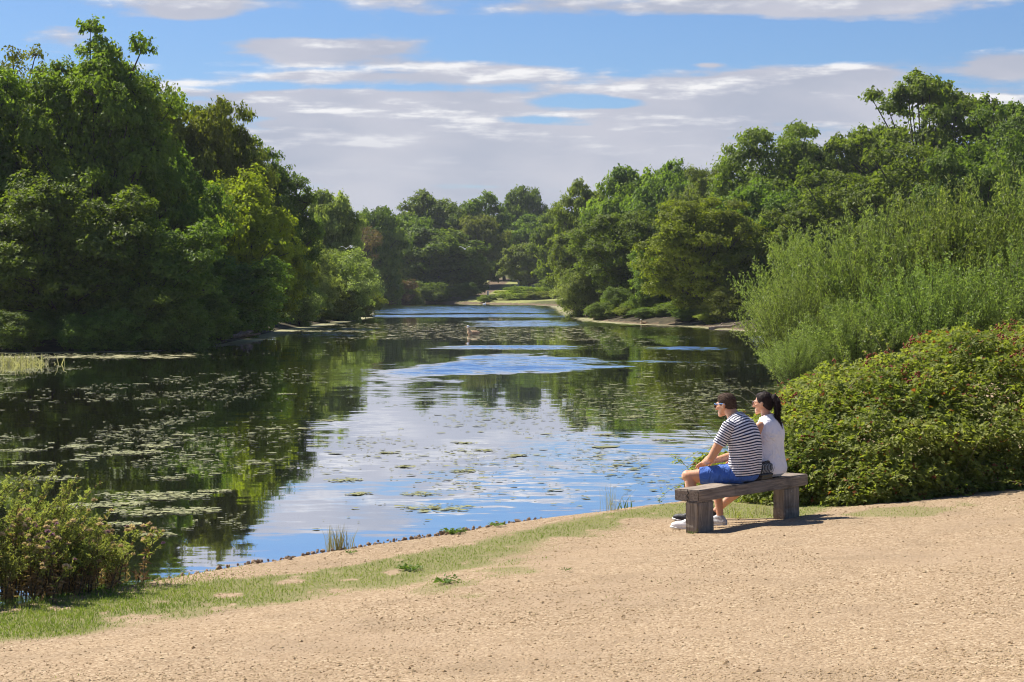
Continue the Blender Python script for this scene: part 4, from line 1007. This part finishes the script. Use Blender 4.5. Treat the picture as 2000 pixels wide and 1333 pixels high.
class Body:
    """Overlapping solids that are fused into one smooth skin."""
    SPH = None
    def __init__(self):
        self.mb = MB()
        if Body.SPH is None:
            bm = bmesh.new(); bmesh.ops.create_icosphere(bm, subdivisions=3, radius=1)
            Body.SPH = (np.array([v.co for v in bm.verts]), np.array([[v.index for v in f.verts] for f in bm.faces])); bm.free()
    def ell(self, c, r, rot=None):
        v = Body.SPH[0] * np.array(r, float)
        if rot is not None: v = v @ np.array(rot.to_matrix()).T
        self.mb.add(v + np.array(c, float), Body.SPH[1])
    def limb(self, pts, radii, sub=6):
        pts = np.array(pts, float); radii = np.array(radii, float); n = len(pts)
        t = np.linspace(0, n - 1, (n - 1) * sub + 1)
        P = np.stack([np.interp(t, np.arange(n), pts[:, k]) for k in range(3)], -1); Rr = np.interp(t, np.arange(n), radii)
        for p, r in zip(P, Rr): self.ell(p, (r, r, r))
    def add_loft(self, secs, k=6):
        V, f, n, m = loft(densify(secs, k))
        self.mb.add(V, f)
        self.mb.add(V[:n], [list(range(n))[::-1]]); self.mb.add(V[-n:], [list(range(n))])
    def fuse(self, name, mat, parent, voxel=.007, smooth=4, cuts=(), solid=None):
        bm = bmesh.new(); bm.from_mesh(self.mb.mesh(name + '_raw')); bmesh.ops.remove_doubles(bm, verts=bm.verts, dist=1e-6); bmesh.ops.recalc_face_normals(bm, faces=bm.faces)
        me = bpy.data.meshes.new(name); bm.to_mesh(me); bm.free()
        tmp = link(bpy.data.objects.new(name + '_raw', me))
        md = tmp.modifiers.new('r', 'REMESH'); md.mode = 'VOXEL'; md.voxel_size = voxel
        ms = tmp.modifiers.new('s', 'SMOOTH'); ms.iterations = smooth; ms.factor = .5
        dg = bpy.context.evaluated_depsgraph_get(); dg.update()
        nm = bpy.data.meshes.new_from_object(tmp.evaluated_get(dg)); bpy.data.objects.remove(tmp)
        if cuts:
            bm = bmesh.new(); bm.from_mesh(nm)
            for co, no in cuts:                                   # remove what lies on the side the normal points to
                bmesh.ops.bisect_plane(bm, geom=bm.verts[:] + bm.edges[:] + bm.faces[:], plane_co=co, plane_no=no, clear_outer=True)
            bm.to_mesh(nm); bm.free()
        nm.name = name; nm.materials.clear(); nm.materials.append(mat)
        nm.polygons.foreach_set('use_smooth', np.ones(len(nm.polygons), bool))
        return link(bpy.data.objects.new(name, nm), parent)

def skin_mat(name, c):
    m, t = mat_new(name)
    tc = t.n('ShaderNodeTexCoord').outputs['Object']; nz = t.n('ShaderNodeTexNoise', Vector=tc, Scale=14.0, Detail=4).outputs[0]
    col = t.mix(t.sstep(nz, .3, .7), c, tuple(v * s for v, s in zip(c, (1.05, .92, .88))))
    p = t.n('ShaderNodeBsdfPrincipled', Base_Color=col, Roughness=.5, Specular_IOR_Level=.35, Subsurface_Weight=.15, Subsurface_Scale=.02)
    p.inputs['Subsurface Radius'].default_value = (1, .35, .2)
    out(t, p); return m
def cloth_mat(name, c, stripes=None, period=.0235):
    m, t = mat_new(name)
    tc = t.n('ShaderNodeTexCoord').outputs['Object']
    wr = t.n('ShaderNodeTexNoise', Vector=t.n('ShaderNodeMapping', Vector=tc, Scale=(1, 1, .6), Rotation=(0, .5, 0)).outputs[0], Scale=11.0, Detail=3, Distortion=1.1).outputs[0]
    col = c + (1,)
    if stripes:
        s = t.n('ShaderNodeAttribute', dict(attribute_name='stripe')).outputs['Fac']
        fr = t.m('FRACT', t.m('DIVIDE', s, period))
        col = t.mix(t.m('GREATER_THAN', fr, .52), c, stripes)
    p = t.n('ShaderNodeBsdfPrincipled', Base_Color=col, Roughness=.85, Specular_IOR_Level=.2, Sheen_Weight=.1)
    t.set(p.inputs['Normal'], t.n('ShaderNodeBump', Height=wr, Strength=.9, Distance=.05))
    out(t, p); return m
M['skin_m'] = skin_mat('tanned_skin', (.56, .30, .17)); M['skin_w'] = skin_mat('fair_skin', (.60, .34, .21))
M['tee'] = cloth_mat('striped_cotton', (.82, .79, .80), (.016, .02, .06)); M['white_tee'] = cloth_mat('white_cotton', (.82, .80, .84))
M['blue'] = cloth_mat('blue_cotton', (.055, .13, .42)); M['denim'] = cloth_mat('pale_denim', (.3, .36, .5))
M['hair_m'] = simple('short_brown_hair', (.05, .03, .02), (.11, .068, .045), .75, 60, .15, .5)
M['hair_w'] = simple('dark_hair', (.016, .009, .008), (.03, .015, .012), .65, 50, .2, .5, (1, 1, .15))
M['white_shoe'] = simple('white_shoe_leather', (.8, .78, .78), (.7, .68, .68), .5, 20); M['black_shoe'] = simple('black_shoe_mesh', (.02, .02, .022), (.035, .035, .04), .6, 40)
M['grey_shoe'] = simple('pale_shoe_mesh', (.55, .55, .55), (.3, .3, .31), .6, 45)
M['sole'] = simple('white_rubber', (.75, .73, .7), None, .6); M['lens'] = simple('dark_lens', (.01, .01, .012), None, .08, 5, .8)
M['blue_frame'] = simple('blue_plastic', (.08, .3, .75), None, .35); M['brown_frame'] = simple('dark_brown_plastic', (.05, .02, .012), None, .3)
M['lip'] = simple('lips', (.5, .2, .15), None, .5)

def head(B, c, yaw, pitch, s=1.0, female=False):
    """Adds a head centred at c to body B; returns the matrix of its frame (y forward)."""
    Q = Matrix.Translation(Vector(c)) @ Matrix.Rotation(yaw, 4, 'Z') @ Matrix.Rotation(pitch, 4, 'X') @ Matrix.Scale(s, 4)
    q = Q.to_3x3().normalized().to_quaternion()
    def el(p, r): B.ell(Q @ Vector(p), [v * s for v in r], q)
    el((0, -.012, .030), (.073, .093, .085))                   # skull
    el((0, .022, -.012), (.062, .070, .082))                   # face
    el((0, .048, -.072), (.046, .042, .036))                   # jaw
    el((0, .078, -.098), (.022, .018, .018))                   # chin
    el((0, .088, .022), (.050, .012, .012))                    # brow
    el((0, .103, -.018), (.011, .015, .026)); el((0, .112, -.034), (.014, .013, .010))   # nose
    el((0, .089, -.064), (.021, .010, .006)); el((0, .087, -.076), (.019, .010, .006))   # lips
    for sx in (-1, 1):
        el((sx * .040, .066, -.022), (.022, .018, .018))       # cheeks
        el((sx * .075, -.008, -.012), (.008, .019, .031)); el((sx * .078, -.016, .002), (.008, .014, .016))   # ears
    return Q
def arm(B, sh, el_, wr, r, hand_dir, palm_n, side):
    """Arm with a hand: palm, four bent fingers and a thumb."""
    B.limb([sh, np.array(sh) * .5 + np.array(el_) * .5, el_], [r * 1.18, r * 1.05, r * .84], 8)
    B.limb([el_, np.array(el_) * .6 + np.array(wr) * .4, wr], [r * .86, r * .88, r * .58], 8)
    h = unit(np.array(hand_dir, float)); n = unit(np.array(palm_n, float)); n = unit(n - (n @ h) * h); s = np.cross(h, n) * side
    wr = np.array(wr, float)
    for k in (-.026, -.009, .009, .026): B.limb([wr + h * .01 + s * k * .7, wr + h * .085 + s * k], [.017, .015], 6)
    for k, L in ((-.029, .062), (-.010, .078), (.010, .084), (.029, .075)):
        p0 = wr + h * .085 + s * k; p1 = p0 + h * L * .45 + n * L * .12; p2 = p1 + h * L * .28 + n * L * .25; p3 = p2 + h * L * .08 + n * L * .28
        B.limb([p0, p1, p2, p3], [.0105, .0098, .009, .0075], 5)
    t0 = wr + h * .025 + s * .03; t1 = t0 + h * .035 + s * .032 + n * .01; t2 = t1 + h * .032 + s * .006 + n * .014
    B.limb([t0, t1, t2], [.015, .012, .0085], 5)
def shoe(parent, ankle, toe, gzv, up_mat, name_label=None):
    """A trainer from ankle towards toe on the ground height gzv; upper with its sole below."""
    a, t = np.array(ankle, float), np.array(toe, float); d = t - a; d[2] = 0; L = np.linalg.norm(d); d /= L; s = np.array((d[1], -d[0], 0))
    pitch = (t[2] - gzv) / .27
    def P(f, x, z): return a * np.array((1, 1, 0)) + d * f + s * x + np.array((0, 0, gzv + z + max(f, 0) * pitch))
    B = Body(); B.limb([P(-.045, 0, .05), P(.02, 0, .05), P(.09, .002, .045), P(.15, .004, .038), P(.185, .004, .032)], [.036, .040, .041, .039, .030], 8)
    B.limb([P(-.03, 0, .07), P(.0, 0, .095)], [.034, .037], 6); B.limb([P(0.02, 0, .088), P(.08, 0, .06)], [.035, .032], 6)
    u = B.fuse('shoe', up_mat, parent, .006, 3)
    if name_label: u['label'] = name_label
    S = Body()
    for f, w in ((-.055, .030), (-.02, .036), (.03, .036), (.09, .041), (.14, .043), (.18, .036), (.2, .026)): S.ell(P(f, .002 if f > .05 else 0, .016), (w, w, .017))
    for f in np.linspace(-.04, .18, 12): S.ell(P(f, .002, .015), (.037, .037, .016))
    S.fuse('sole', M['sole'], u, .006, 2)
    lc = MB()
    for k in range(5):
        f = .045 + k * .022; lc.tube([P(f, -.03, .085 - k * .007), P(f, 0, .099 - k * .009), P(f, .03, .085 - k * .007)], .0035, 5)
    lc.build('laces', M['sole'], u)
def shades(parent, Q, frame, s):
    e = MB()
    def P(x, y, z): return np.array(Q @ Vector((x, y, z)))
    for sx in (-1, 1):
        e.tube([P(sx * .062, .088, .016), P(sx * .072, .05, .016), P(sx * .078, 0, .016), P(sx * .078, -.03, .004)], .0042 * s, 6)
        e.tube([P(sx * .006, .112, .014), P(sx * .03, .112, .022), P(sx * .062, .090, .018)], .0042 * s, 6)
    e.tube([P(-.008, .114, .014), P(0, .117, .012), P(.008, .114, .014)], .004 * s, 6)
    g_ = e.build('sunglasses', frame, parent, True)
    for sx in (-1, 1):
        b = MB(); n = 14; th = np.arange(n) * 2 * np.pi / n
        ring = lambda dy, k: np.array([P(sx * (.035 + .027 * k * math.cos(a)), .108 + dy - .30 * max(0, .027 * math.cos(a)) , .000 + .021 * k * math.sin(a)) for a in th])
        V = np.concatenate([ring(.0, 1), ring(.005, .8)]); i = np.arange(n); j = (i + 1) % n
        b.add(V, np.stack([i, j, n + j, n + i], -1)); b.add(ring(.0052, .8), [list(range(n))]); b.add(ring(-.001, 1), [list(range(n))[::-1]])
        b.build('lens', M['lens'], g_)

def stripe_attr(o, fn):
    me = o.data; co = np.empty(len(me.vertices) * 3, np.float32); me.vertices.foreach_get('co', co); co = co.reshape(-1, 3)
    a = me.attributes.new('stripe', 'FLOAT', 'POINT'); a.data.foreach_set('value', fn(co).astype(np.float32))

def man():
    C = np.array((2.256, 19.51))
    e = empty('person', (C[0], C[1], 0), 'man in navy striped t-shirt, blue shorts and sunglasses sitting leaning forward', 'person', 'people on the bench', BA)
    torso = [((0, .00, .405), .165, .125, 0), ((0, -.015, .47), .178, .135, .0), ((0, -.035, .58), .170, .128, -.02), ((0, -.035, .70), .178, .125, -.10), ((0, -.01, .82), .192, .122, -.28),
             ((0, .035, .92), .180, .100, -.45), ((0, .075, .985), .105, .075, -.5), ((0, .10, 1.02), .068, .062, -.5)]
    def skel(B, grow=0.0, legs=True):
        B.add_loft([(c, a + grow, b + grow, t) for c, a, b, t in torso])
    B = Body(); skel(B)
    B.limb([(0, .085, 1.0), (0, .135, 1.05)], [.064, .060], 6)
    Q = head(B, (0, .185, 1.112), rad(2), rad(-6), 1.0)
    shL, elL, wrL = (-.185, .045, .905), (-.275, .185, .605), (-.10, .37, .545)
    shR, elR, wrR = (.185, .045, .905), (.27, .21, .605), (.04, .36, .55)
    arm(B, shL, elL, wrL, .049, (.55, .75, -.35), (.2, .1, -1), 1); arm(B, shR, elR, wrR, .049, (-.3, .85, -.4), (-.2, .1, -1), -1)
    hipL, knL, anL = (-.095, .02, .452), (-.30, .435, .415), (-.335, .375, .0)
    hipR, knR, anR = (.095, .02, .452), (.15, .45, .415), (.09, .31, .0)
    for h, k, a in ((hipL, knL, anL), (hipR, knR, anR)):
        h, k, a = map(np.array, (h, k, a))
        B.limb([h, h * .5 + k * .5, k], [.092, .078, .058], 10); B.ell(k + np.array((0, .012, .004)), (.055, .055, .058))
        d = k - a; bk = np.array((0, -.018, 0))
        B.limb([k + bk, k - d * .3 + bk * 1.5, k - d * .6 + bk, a], [.054, .057, .045, .034], 8); B.limb([a, a - np.array((0, 0, .04))], [.034, .034], 4)
    B.fuse('body', M['skin_m'], e, .0065, 4)
    # clothes
    T = Body(); skel(T, .016)
    tee = T.fuse('shirt', M['tee'], e, .007, 5, cuts=[((0, .092, 1.0), (0, .62, .78)), ((0, 0, .425), (0, -.10, -1))])
    spine = np.array([c for c, *_ in densify(torso)]); arc = np.concatenate([[0], np.cumsum(np.linalg.norm(np.diff(spine, axis=0), axis=1))])
    def torso_s(co):
        ang = np.interp(co[:, 2] , [.42, .75, .9, 1.0], [.0, -.12, -.35, -.48])
        zc = co[:, 2] - (co[:, 1] - np.interp(co[:, 2], spine[:, 2], spine[:, 1])) * np.tan(ang)
        return np.interp(zc, spine[:, 2], arc) + .012 * np.abs(co[:, 0]) / .2
    stripe_attr(tee, torso_s)
    for sh, el_ in ((shL, elL), (shR, elR)):
        sh, el_ = np.array(sh), np.array(el_); ax = unit(el_ - sh); S = Body()
        S.limb([sh + np.array((-sh[0] * .42, -.022, .008)), sh + np.array((0, 0, .002)), sh + ax * .06, sh + ax * .24], [.072, .071, .068, .065], 10)
        cut = sh + ax * .185
        sl = S.fuse('sleeve', M['tee'], tee, .007, 4, cuts=[(cut, ax)])
        stripe_attr(sl, lambda co: 1.0 + (co - sh) @ ax)
    P_ = Body()
    P_.add_loft([((0, .0, .385), .15, .12, 0), ((0, .0, .42), .182, .145, 0), ((0, -.012, .49), .186, .146, 0), ((0, -.02, .53), .17, .13, 0)], 4)
    for h, k in ((hipL, knL), (hipR, knR)):
        h, k = np.array(h), np.array(k); P_.limb([h - np.array((0, .01, .006)), h * .55 + k * .45, h * .2 + k * .8, k], [.106, .095, .082, .082], 10)
    sh_ = P_.fuse('shorts', M['blue'], e, .007, 5)
    bm = bmesh.new(); bm.from_mesh(sh_.data)                      # the hems: cut each leg square to its own thigh
    for h, k, sgn in ((hipL, knL, -1), (hipR, knR, 1)):
        h, k = np.array(h), np.array(k); ax = unit(k - h); cut = h + (k - h) * .74
        geo = [f for f in bm.faces if f.calc_center_median().x * sgn > -.0]
        vs = {v for f in geo for v in f.verts}; es = {ed for f in geo for ed in f.edges}
        bmesh.ops.bisect_plane(bm, geom=list(vs) + list(es) + geo, plane_co=cut, plane_no=ax)
        dead = [f for f in bm.faces if (np.array(f.calc_center_median()) - cut) @ ax > 0 and f.calc_center_median().x * sgn > 0]
        bmesh.ops.delete(bm, geom=dead, context='FACES')
    bm.to_mesh(sh_.data); bm.free()
    # hair: a close cap over the skull
    H = Body(); q = Q.to_3x3().normalized().to_quaternion()
    H.ell(Q @ Vector((0, -.013, .032)), (.0765, .096, .0885), q); H.ell(Q @ Vector((0, -.055, -.01)), (.064, .053, .062), q); H.ell(Q @ Vector((0, .02, .073)), (.060, .060, .043), q)
    f3 = Q.to_3x3()
    hm = H.fuse('hair', M['hair_m'], e, .006, 3, cuts=[(Q @ Vector((0, .058, .045)), f3 @ Vector((0, 1, -.55)).normalized()), (Q @ Vector((0, .01, -.012)), f3 @ Vector((0, .62, -.78)).normalized())])
    fw = np.array(f3 @ Vector((0, 1, 0)))
    strands(hm, M['hair_m'], 6000, .006, lambda P, N: N * .7 + np.array((0, 0, -.5)) + fw * .25 * (P[:, 2:3] > 1.17), 301)
    shades(e, Q, M['blue_frame'], 1.0)
    zl = -.095
    shoe(e, (-.335, .375, 0), (-.385, .62, zl), zl - .01, M['white_shoe']); shoe(e, (.09, .31, 0), (.10, .55, zl), zl - .01, M['grey_shoe'])
man()

def woman():
    C = np.array((2.575, 19.95))
    e = empty('person', (C[0], C[1], 0), 'woman with a dark ponytail, sunglasses and white sleeveless top sitting on the far half', 'person', 'people on the bench', BA)
    torso = [((0, .0, .405), .165, .12, 0), ((0, -.005, .47), .178, .128, 0), ((0, -.005, .58), .152, .108, 0), ((0, -.012, .70), .150, .105, -.02), ((0, -.015, .81), .160, .108, -.08),
             ((0, .0, .905), .150, .088, -.2), ((0, .02, .965), .085, .060, -.3), ((0, .03, 1.0), .052, .050, -.3)]
    B = Body(); B.add_loft(torso)
    B.ell((-.065, .10, .80), (.062, .055, .062)); B.ell((.065, .10, .80), (.062, .055, .062))
    B.limb([(0, .028, .98), (0, .045, 1.04)], [.050, .047], 6)
    Q = head(B, (0, .065, 1.108), rad(8), rad(-2), .96, True)
    shL, elL, wrL = (-.158, .01, .89), (-.20, .10, .63), (-.10, .33, .53); shR, elR, wrR = (.158, .01, .89), (.20, .10, .63), (.05, .33, .54)
    arm(B, shL, elL, wrL, .041, (.5, .8, -.2), (.1, .1, -1), 1); arm(B, shR, elR, wrR, .041, (-.5, .8, -.2), (-.1, .1, -1), -1)
    for h, k, a in (((-.09, .02, .455), (-.12, .43, .40), (-.17, .80, -.01)), ((.09, .02, .455), (.26, .40, .33), (.12, .73, -.05))):
        h, k, a = map(np.array, (h, k, a))
        B.limb([h, h * .5 + k * .5, k], [.092, .078, .055], 10)
        d = k - a; bk = np.array((0, -.012, -.012))
        B.limb([k, k - d * .3 + bk * 1.6, k - d * .6 + bk, a], [.053, .057, .043, .032], 8); B.limb([a, a + np.array((0, .02, -.05))], [.032, .032], 4)
    B.fuse('body', M['skin_w'], e, .0065, 4)
    T = Body(); T.add_loft([(c, a + .014 + (.012 if c[2] < .7 else 0), b + .016 + (.014 if c[2] < .7 else 0), t) for c, a, b, t in torso])
    T.ell((-.065, .105, .80), (.070, .060, .070)); T.ell((.065, .105, .80), (.070, .060, .070))
    T.fuse('top', M['white_tee'], e, .007, 5, cuts=[((0, .02, .985), (0, .35, .94)), ((0, 0, .40), (0, -.1, -1))])
    S = Body()
    S.add_loft([((0, .0, .385), .15, .11, 0), ((0, .0, .42), .182, .138, 0), ((0, -.004, .50), .178, .132, 0)], 4)
    for h, k in (((-.09, .02, .455), (-.12, .43, .40)), ((.09, .02, .455), (.26, .40, .33))):
        h, k = np.array(h), np.array(k); S.limb([h, h * .55 + k * .45], [.102, .09], 10)
    S.fuse('shorts', M['denim'], e, .007, 5)
    H = Body(); q = Q.to_3x3().normalized().to_quaternion(); f3 = Q.to_3x3()
    H.ell(Q @ Vector((0, -.016, .034)), (.076, .094, .085), q); H.ell(Q @ Vector((0, -.05, -.015)), (.062, .056, .066), q); H.ell(Q @ Vector((0, .02, .070)), (.056, .058, .042), q)
    hr = H.fuse('hair', M['hair_w'], e, .006, 3, cuts=[(Q @ Vector((0, .050, .052)), f3 @ Vector((0, 1, -.50)).normalized()), (Q @ Vector((0, .0, -.012)), f3 @ Vector((0, .66, -.75)).normalized())])
    T2 = Body(); V = lambda *p: np.array(Q @ Vector(p))
    T2.limb([V(0, -.095, .06), V(0, -.125, .068), V(0, -.150, .03), V(0, -.158, -.06), V(0, -.150, -.14)], [.020, .027, .033, .033, .026], 8)
    T2.limb([V(0, -.150, -.12), V(.015, -.165, -.19), V(.02, -.19, -.25)], [.026, .018, .006], 8); T2.limb([V(0, -.145, -.10), V(-.02, -.135, -.165), V(-.025, -.13, -.20)], [.022, .012, .004], 8)
    T2.fuse('ponytail', M['hair_w'], hr, .006, 3)
    tie = MB(); th = np.linspace(0, 2 * np.pi, 13); tie.tube([V(.021 * math.cos(a), -.102 + .008 * math.sin(a), .061 + .021 * math.sin(a)) for a in th], .006, 6)
    tie.build('hair_tie', M['dark'], hr, True)
    bk_ = np.array(Q @ Vector((0, -.10, .06)))
    strands(hr, M['hair_w'], 4000, .022, lambda P, N: unit(bk_ - P) + N * .12, 302)
    for ch in list(hr.children):
        if ch.name.startswith('ponytail'): strands(ch, M['hair_w'], 2600, .04, lambda P, N: np.array((0, -.1, -1.0)) + N * .18, 303, .002, hr)
    shades(e, Q, M['brown_frame'], .9)
    zl = -.135
    shoe(e, (.12, .73, 0), (.04, .99, zl + .02), zl - .005, M['black_shoe']); shoe(e, (-.17, .80, 0), (-.22, 1.06, zl + .03), zl - .005, M['black_shoe'])
woman()

def bag():
    a = 1.25; p = CORNER + R2 * a + F2 * .045
    e = empty('handbag', (p[0], p[1], .367), 'small black handbag with white ribs on the bench between the two people', 'handbag', None, BA)
    bl = simple('black_leather', (.016, .016, .018), None, .45, 20, .5); wh = simple('pale_ribs', (.42, .42, .41), None, .6)
    B = Body()
    for z, k in ((.015, .92), (.04, 1.0), (.08, 1.0), (.105, .9), (.12, .7)):
        for x in np.linspace(-.085, .085, 9): B.ell((x * k, 0, z), (.03, .05 * k, .02))
    bd = B.fuse('pouch', bl, e, .006, 4)
    for k in range(8):
        x = -.085 + k * .024; m_ = MB(); m_.tube([(x, -.046, .055), (x + .012, -.053, .085), (x + .02, -.047, .112), (x + .022, -.02, .130)], .0028, 5); m_.build('rib', wh, e, True)
    m_ = MB(); m_.tube(bezier(np.array((-.09, 0, .1)), np.array((0, -.09, .19)), np.array((.1, 0, .1)), 9), .005, 6); m_.build('strap', bl, e, True); e.scale = (1.2, 1.15, 1.3)
bag()

# ------------------------------------------------------------------ birds, driftwood, the people far away
M['duck'] = simple('buff_feathers', (.5, .36, .22), (.33, .2, .11), .8, 12); M['white_f'] = simple('white_feathers', (.8, .8, .8), None, .8); M['beak'] = simple('beak', (.5, .22, .06), None, .5)
def swimmer(px, py, s, label, body, hd, rz, z=ZW, cat='duck'):
    c = on(px, py, z); e = empty('water_bird', (c[0], c[1], z), label, cat, None, rz)
    B = Body(); B.limb([(-.22, 0, .09), (-.1, 0, .06), (.08, 0, .06), (.17, 0, .09)], [.03, .1, .11, .07], 8); B.limb([(.15, 0, .1), (.19, 0, .2), (.2, 0, .27)], [.06, .04, .035], 6)
    b = B.fuse('body', body, e, .012, 3); H = Body(); H.ell((.215, 0, .3), (.055, .045, .045)); H.fuse('head', hd, e, .01, 2)
    k = MB(); k.tube([(.255, 0, .298), (.29, 0, .293), (.315, 0, .288)], [.018, .016, .006], 6); k.build('beak', M['beak'], e, True)
    W = Body(); 
    for sy in (-1, 1): W.limb([(.07, sy * .09, .1), (-.08, sy * .1, .1), (-.22, sy * .04, .11)], [.035, .04, .012], 8)
    W.fuse('wings', body, e, .01, 2); e.scale = (s, s, s); return e
swimmer(925, 655, 1.5, 'buff goose with a white head swimming in mid lake', M['duck'], M['white_f'], rad(205), cat='goose')
swimmer(1258, 633.5, 1.0, 'small brown and white duck at the right shore', M['duck'], M['white_f'], rad(190))
swimmer(946, 595.5, 1.1, 'white gull floating by the far sandy shore', M['white_f'], M['white_f'], rad(30), cat='gull')
def flyer(px, py, d, s, label, rz):
    e = empty('flying_gull', tuple(at(px, py, d)), label, 'gull', None, rz)
    B = Body(); B.limb([(-.2, 0, 0), (0, 0, 0), (.16, 0, .02), (.2, 0, .03)], [.02, .06, .045, .03], 8); B.fuse('body', M['white_f'], e, .01, 2)
    for sy in (-1, 1):
        w = MB(); n = 7; t = np.linspace(0, 1, n); y = sy * t * .62; z = .22 * np.sin(t * 2.0) ; ch = .13 * (1 - .75 * t); x0 = -.02 - .1 * t ** 2
        up = np.stack([x0 + ch * .5, y, z + .02], -1); lo = np.stack([x0 - ch * .5, y, z], -1); md = np.stack([x0, y, z - .008], -1)
        V = np.concatenate([up, lo, md]); i = np.arange(n - 1)
        w.add(V, np.concatenate([np.stack([i, i + 1, n + i + 1, n + i], -1), np.stack([n + i, n + i + 1, 2 * n + i + 1, 2 * n + i], -1), np.stack([2 * n + i, 2 * n + i + 1, i + 1, i], -1)]))
        w.build('wing', M['white_f'], e, True)
    e.scale = (s, s, s)
flyer(908, 487, 250, 1.3, 'white gull flying before the dark far trees', rad(60)); flyer(688, 484, 150, .8, 'white gull flying beside the bright lime shrub', rad(20)); flyer(676, 486, 152, .7, 'white gull farther left beside the bright lime shrub', rad(100))

def log(px, py, L, r, rz, label, z=ZW + .05, name='fallen_branch', forks=2):
    c = on(px, py, z); g = np.random.default_rng(int(px)); b = MB()
    pts = np.array([(-L / 2, 0, 0), (-L * .2, g.normal() * .1, .08), (L * .2, g.normal() * .1, .12), (L / 2, g.normal() * .2, .3 * g.random() + .1)])
    b.tube(pts, [r, r * .9, r * .75, r * .4], 7)
    for k in range(forks): q = pts[1 + k % 2]; b.tube([q, q + np.array((.15 * L, g.normal() * .1 * L, .12 * L)), q + np.array((.3 * L, g.normal() * .15 * L, .1 * L))], [r * .5, r * .35, r * .12], 5)
    o_ = b.build(name, M['driftwood'], None, True); o_.location = (c[0], c[1], z); o_.rotation_euler = (0, 0, rz); return tag(o_, label, 'branch', 'driftwood on the banks')
log(1395, 634, 3.2, .13, .1, 'pale fallen branch on the right shore next to the willows'); log(1365, 632, 2.6, .1, -.15, 'pale branch left of the one beside the willows')
log(1300, 631, 2.4, .09, .2, 'dark branch lying under the right oaks'); log(1235, 625, 2.6, .1, .35, 'tilted dead branch beside the reddish bank on the right shore'); log(1415, 642, 1.8, .1, .0, 'short log at the water line by the willows')
log(440, 662, 2.6, .14, .2, 'fallen log at the right end of the shaded left bank'); log(470, 660, 2.0, .1, -.3, 'smaller branch beside the left bank log')
def islet():
    g = np.random.default_rng(88); c = on(32, 712); b = MB(); n = 420
    blades(b, g.normal(size=n) * .55, g.normal(size=n) * .5, np.zeros(n), g.uniform(.1, .45, n), np.full(n, .035), g, 1.2, np.clip(.6 + .3 * g.normal(size=n), 0, 1))
    o_ = b.build('reed_islet', M['reed']); o_.location = (c[0], c[1], ZW); tag(o_, 'pale clump of dead water plants near the left edge', 'water plants', None, 'stuff')
islet()
def walker(px, py, d, top, label, shirt, trousers, rz):
    p = at(px, py, d); zb = lz(p[0], d) if False else p[2]
    e = empty('person', (p[0], d, zb), label, 'person', 'people on the far bank', rz)
    B = Body(); B.limb([(-.09, 0, .05), (-.09, 0, .5), (-.09, 0, .88)], [.05, .065, .09], 8); B.limb([(.09, .08, .05), (.09, .04, .5), (.09, 0, .88)], [.05, .065, .09], 8)
    B.limb([(0, 0, .9), (0, 0, 1.15), (0, 0, 1.38)], [.15, .15, .15], 8)
    for sx in (-1, 1): B.limb([(sx * .18, 0, 1.4), (sx * .24, 0, 1.12), (sx * .22, .08, .88)], [.06, .045, .04], 8)
    B.limb([(0, 0, 1.4), (0, .01, 1.55)], [.06, .055], 5); B.ell((0, .02, 1.63), (.08, .095, .115)); B.fuse('body', M['skin_m'], e, .02, 3)
    T = Body(); T.limb([(0, 0, .92), (0, 0, 1.15), (0, 0, 1.36)], [.17, .17, .165], 8)
    for sx in (-1, 1): T.limb([(sx * .16, 0, 1.4), (sx * .23, 0, 1.18)], [.08, .07], 6)
    T.fuse('shirt', shirt, e, .02, 3); L = Body(); L.limb([(-.09, 0, .12), (-.09, 0, .5), (-.08, 0, .9)], [.075, .085, .115], 8); L.limb([(.09, .08, .12), (.09, .04, .5), (.08, 0, .9)], [.075, .085, .115], 8)
    L.fuse('trousers', trousers, e, .02, 3)
walker(1013, 563, 330, 0, 'distant walker in a white shirt on the far mound', M['white_tee'], M['denim'], 1.0); walker(1021, 563, 332, 0, 'distant walker in a pale orange top beside the white shirt', M['fluff'], M['blue'], 2.0)
pm = MB(); pm.tube([(0, 0, -.3), (0, 0, .7), (0, 0, .72)], [.12, .12, .09], 8); po = pm.build('path_post', M['sole'], None, True); q = at(953, 578, 300); po.location = tuple(q); tag(po, 'short pale post beside the far sandy path', 'post')

# ------------------------------------------------------------------ the summer haze over the whole scene
def haze():
    m = bpy.data.materials.new('summer_haze'); m.use_nodes = True; t = NT(m.node_tree)
    v = t.n('ShaderNodeVolumePrincipled', Color=(.84, .9, 1.0, 1), Density=HAZE, Anisotropy=.2)
    t.n('ShaderNodeOutputMaterial', Volume=v)
    b = MB(); b.box((-1150, -70, -3.2), (1150, 930, 34)); tag(b.build('haze', m), kind='stuff')
if HAZE: haze()
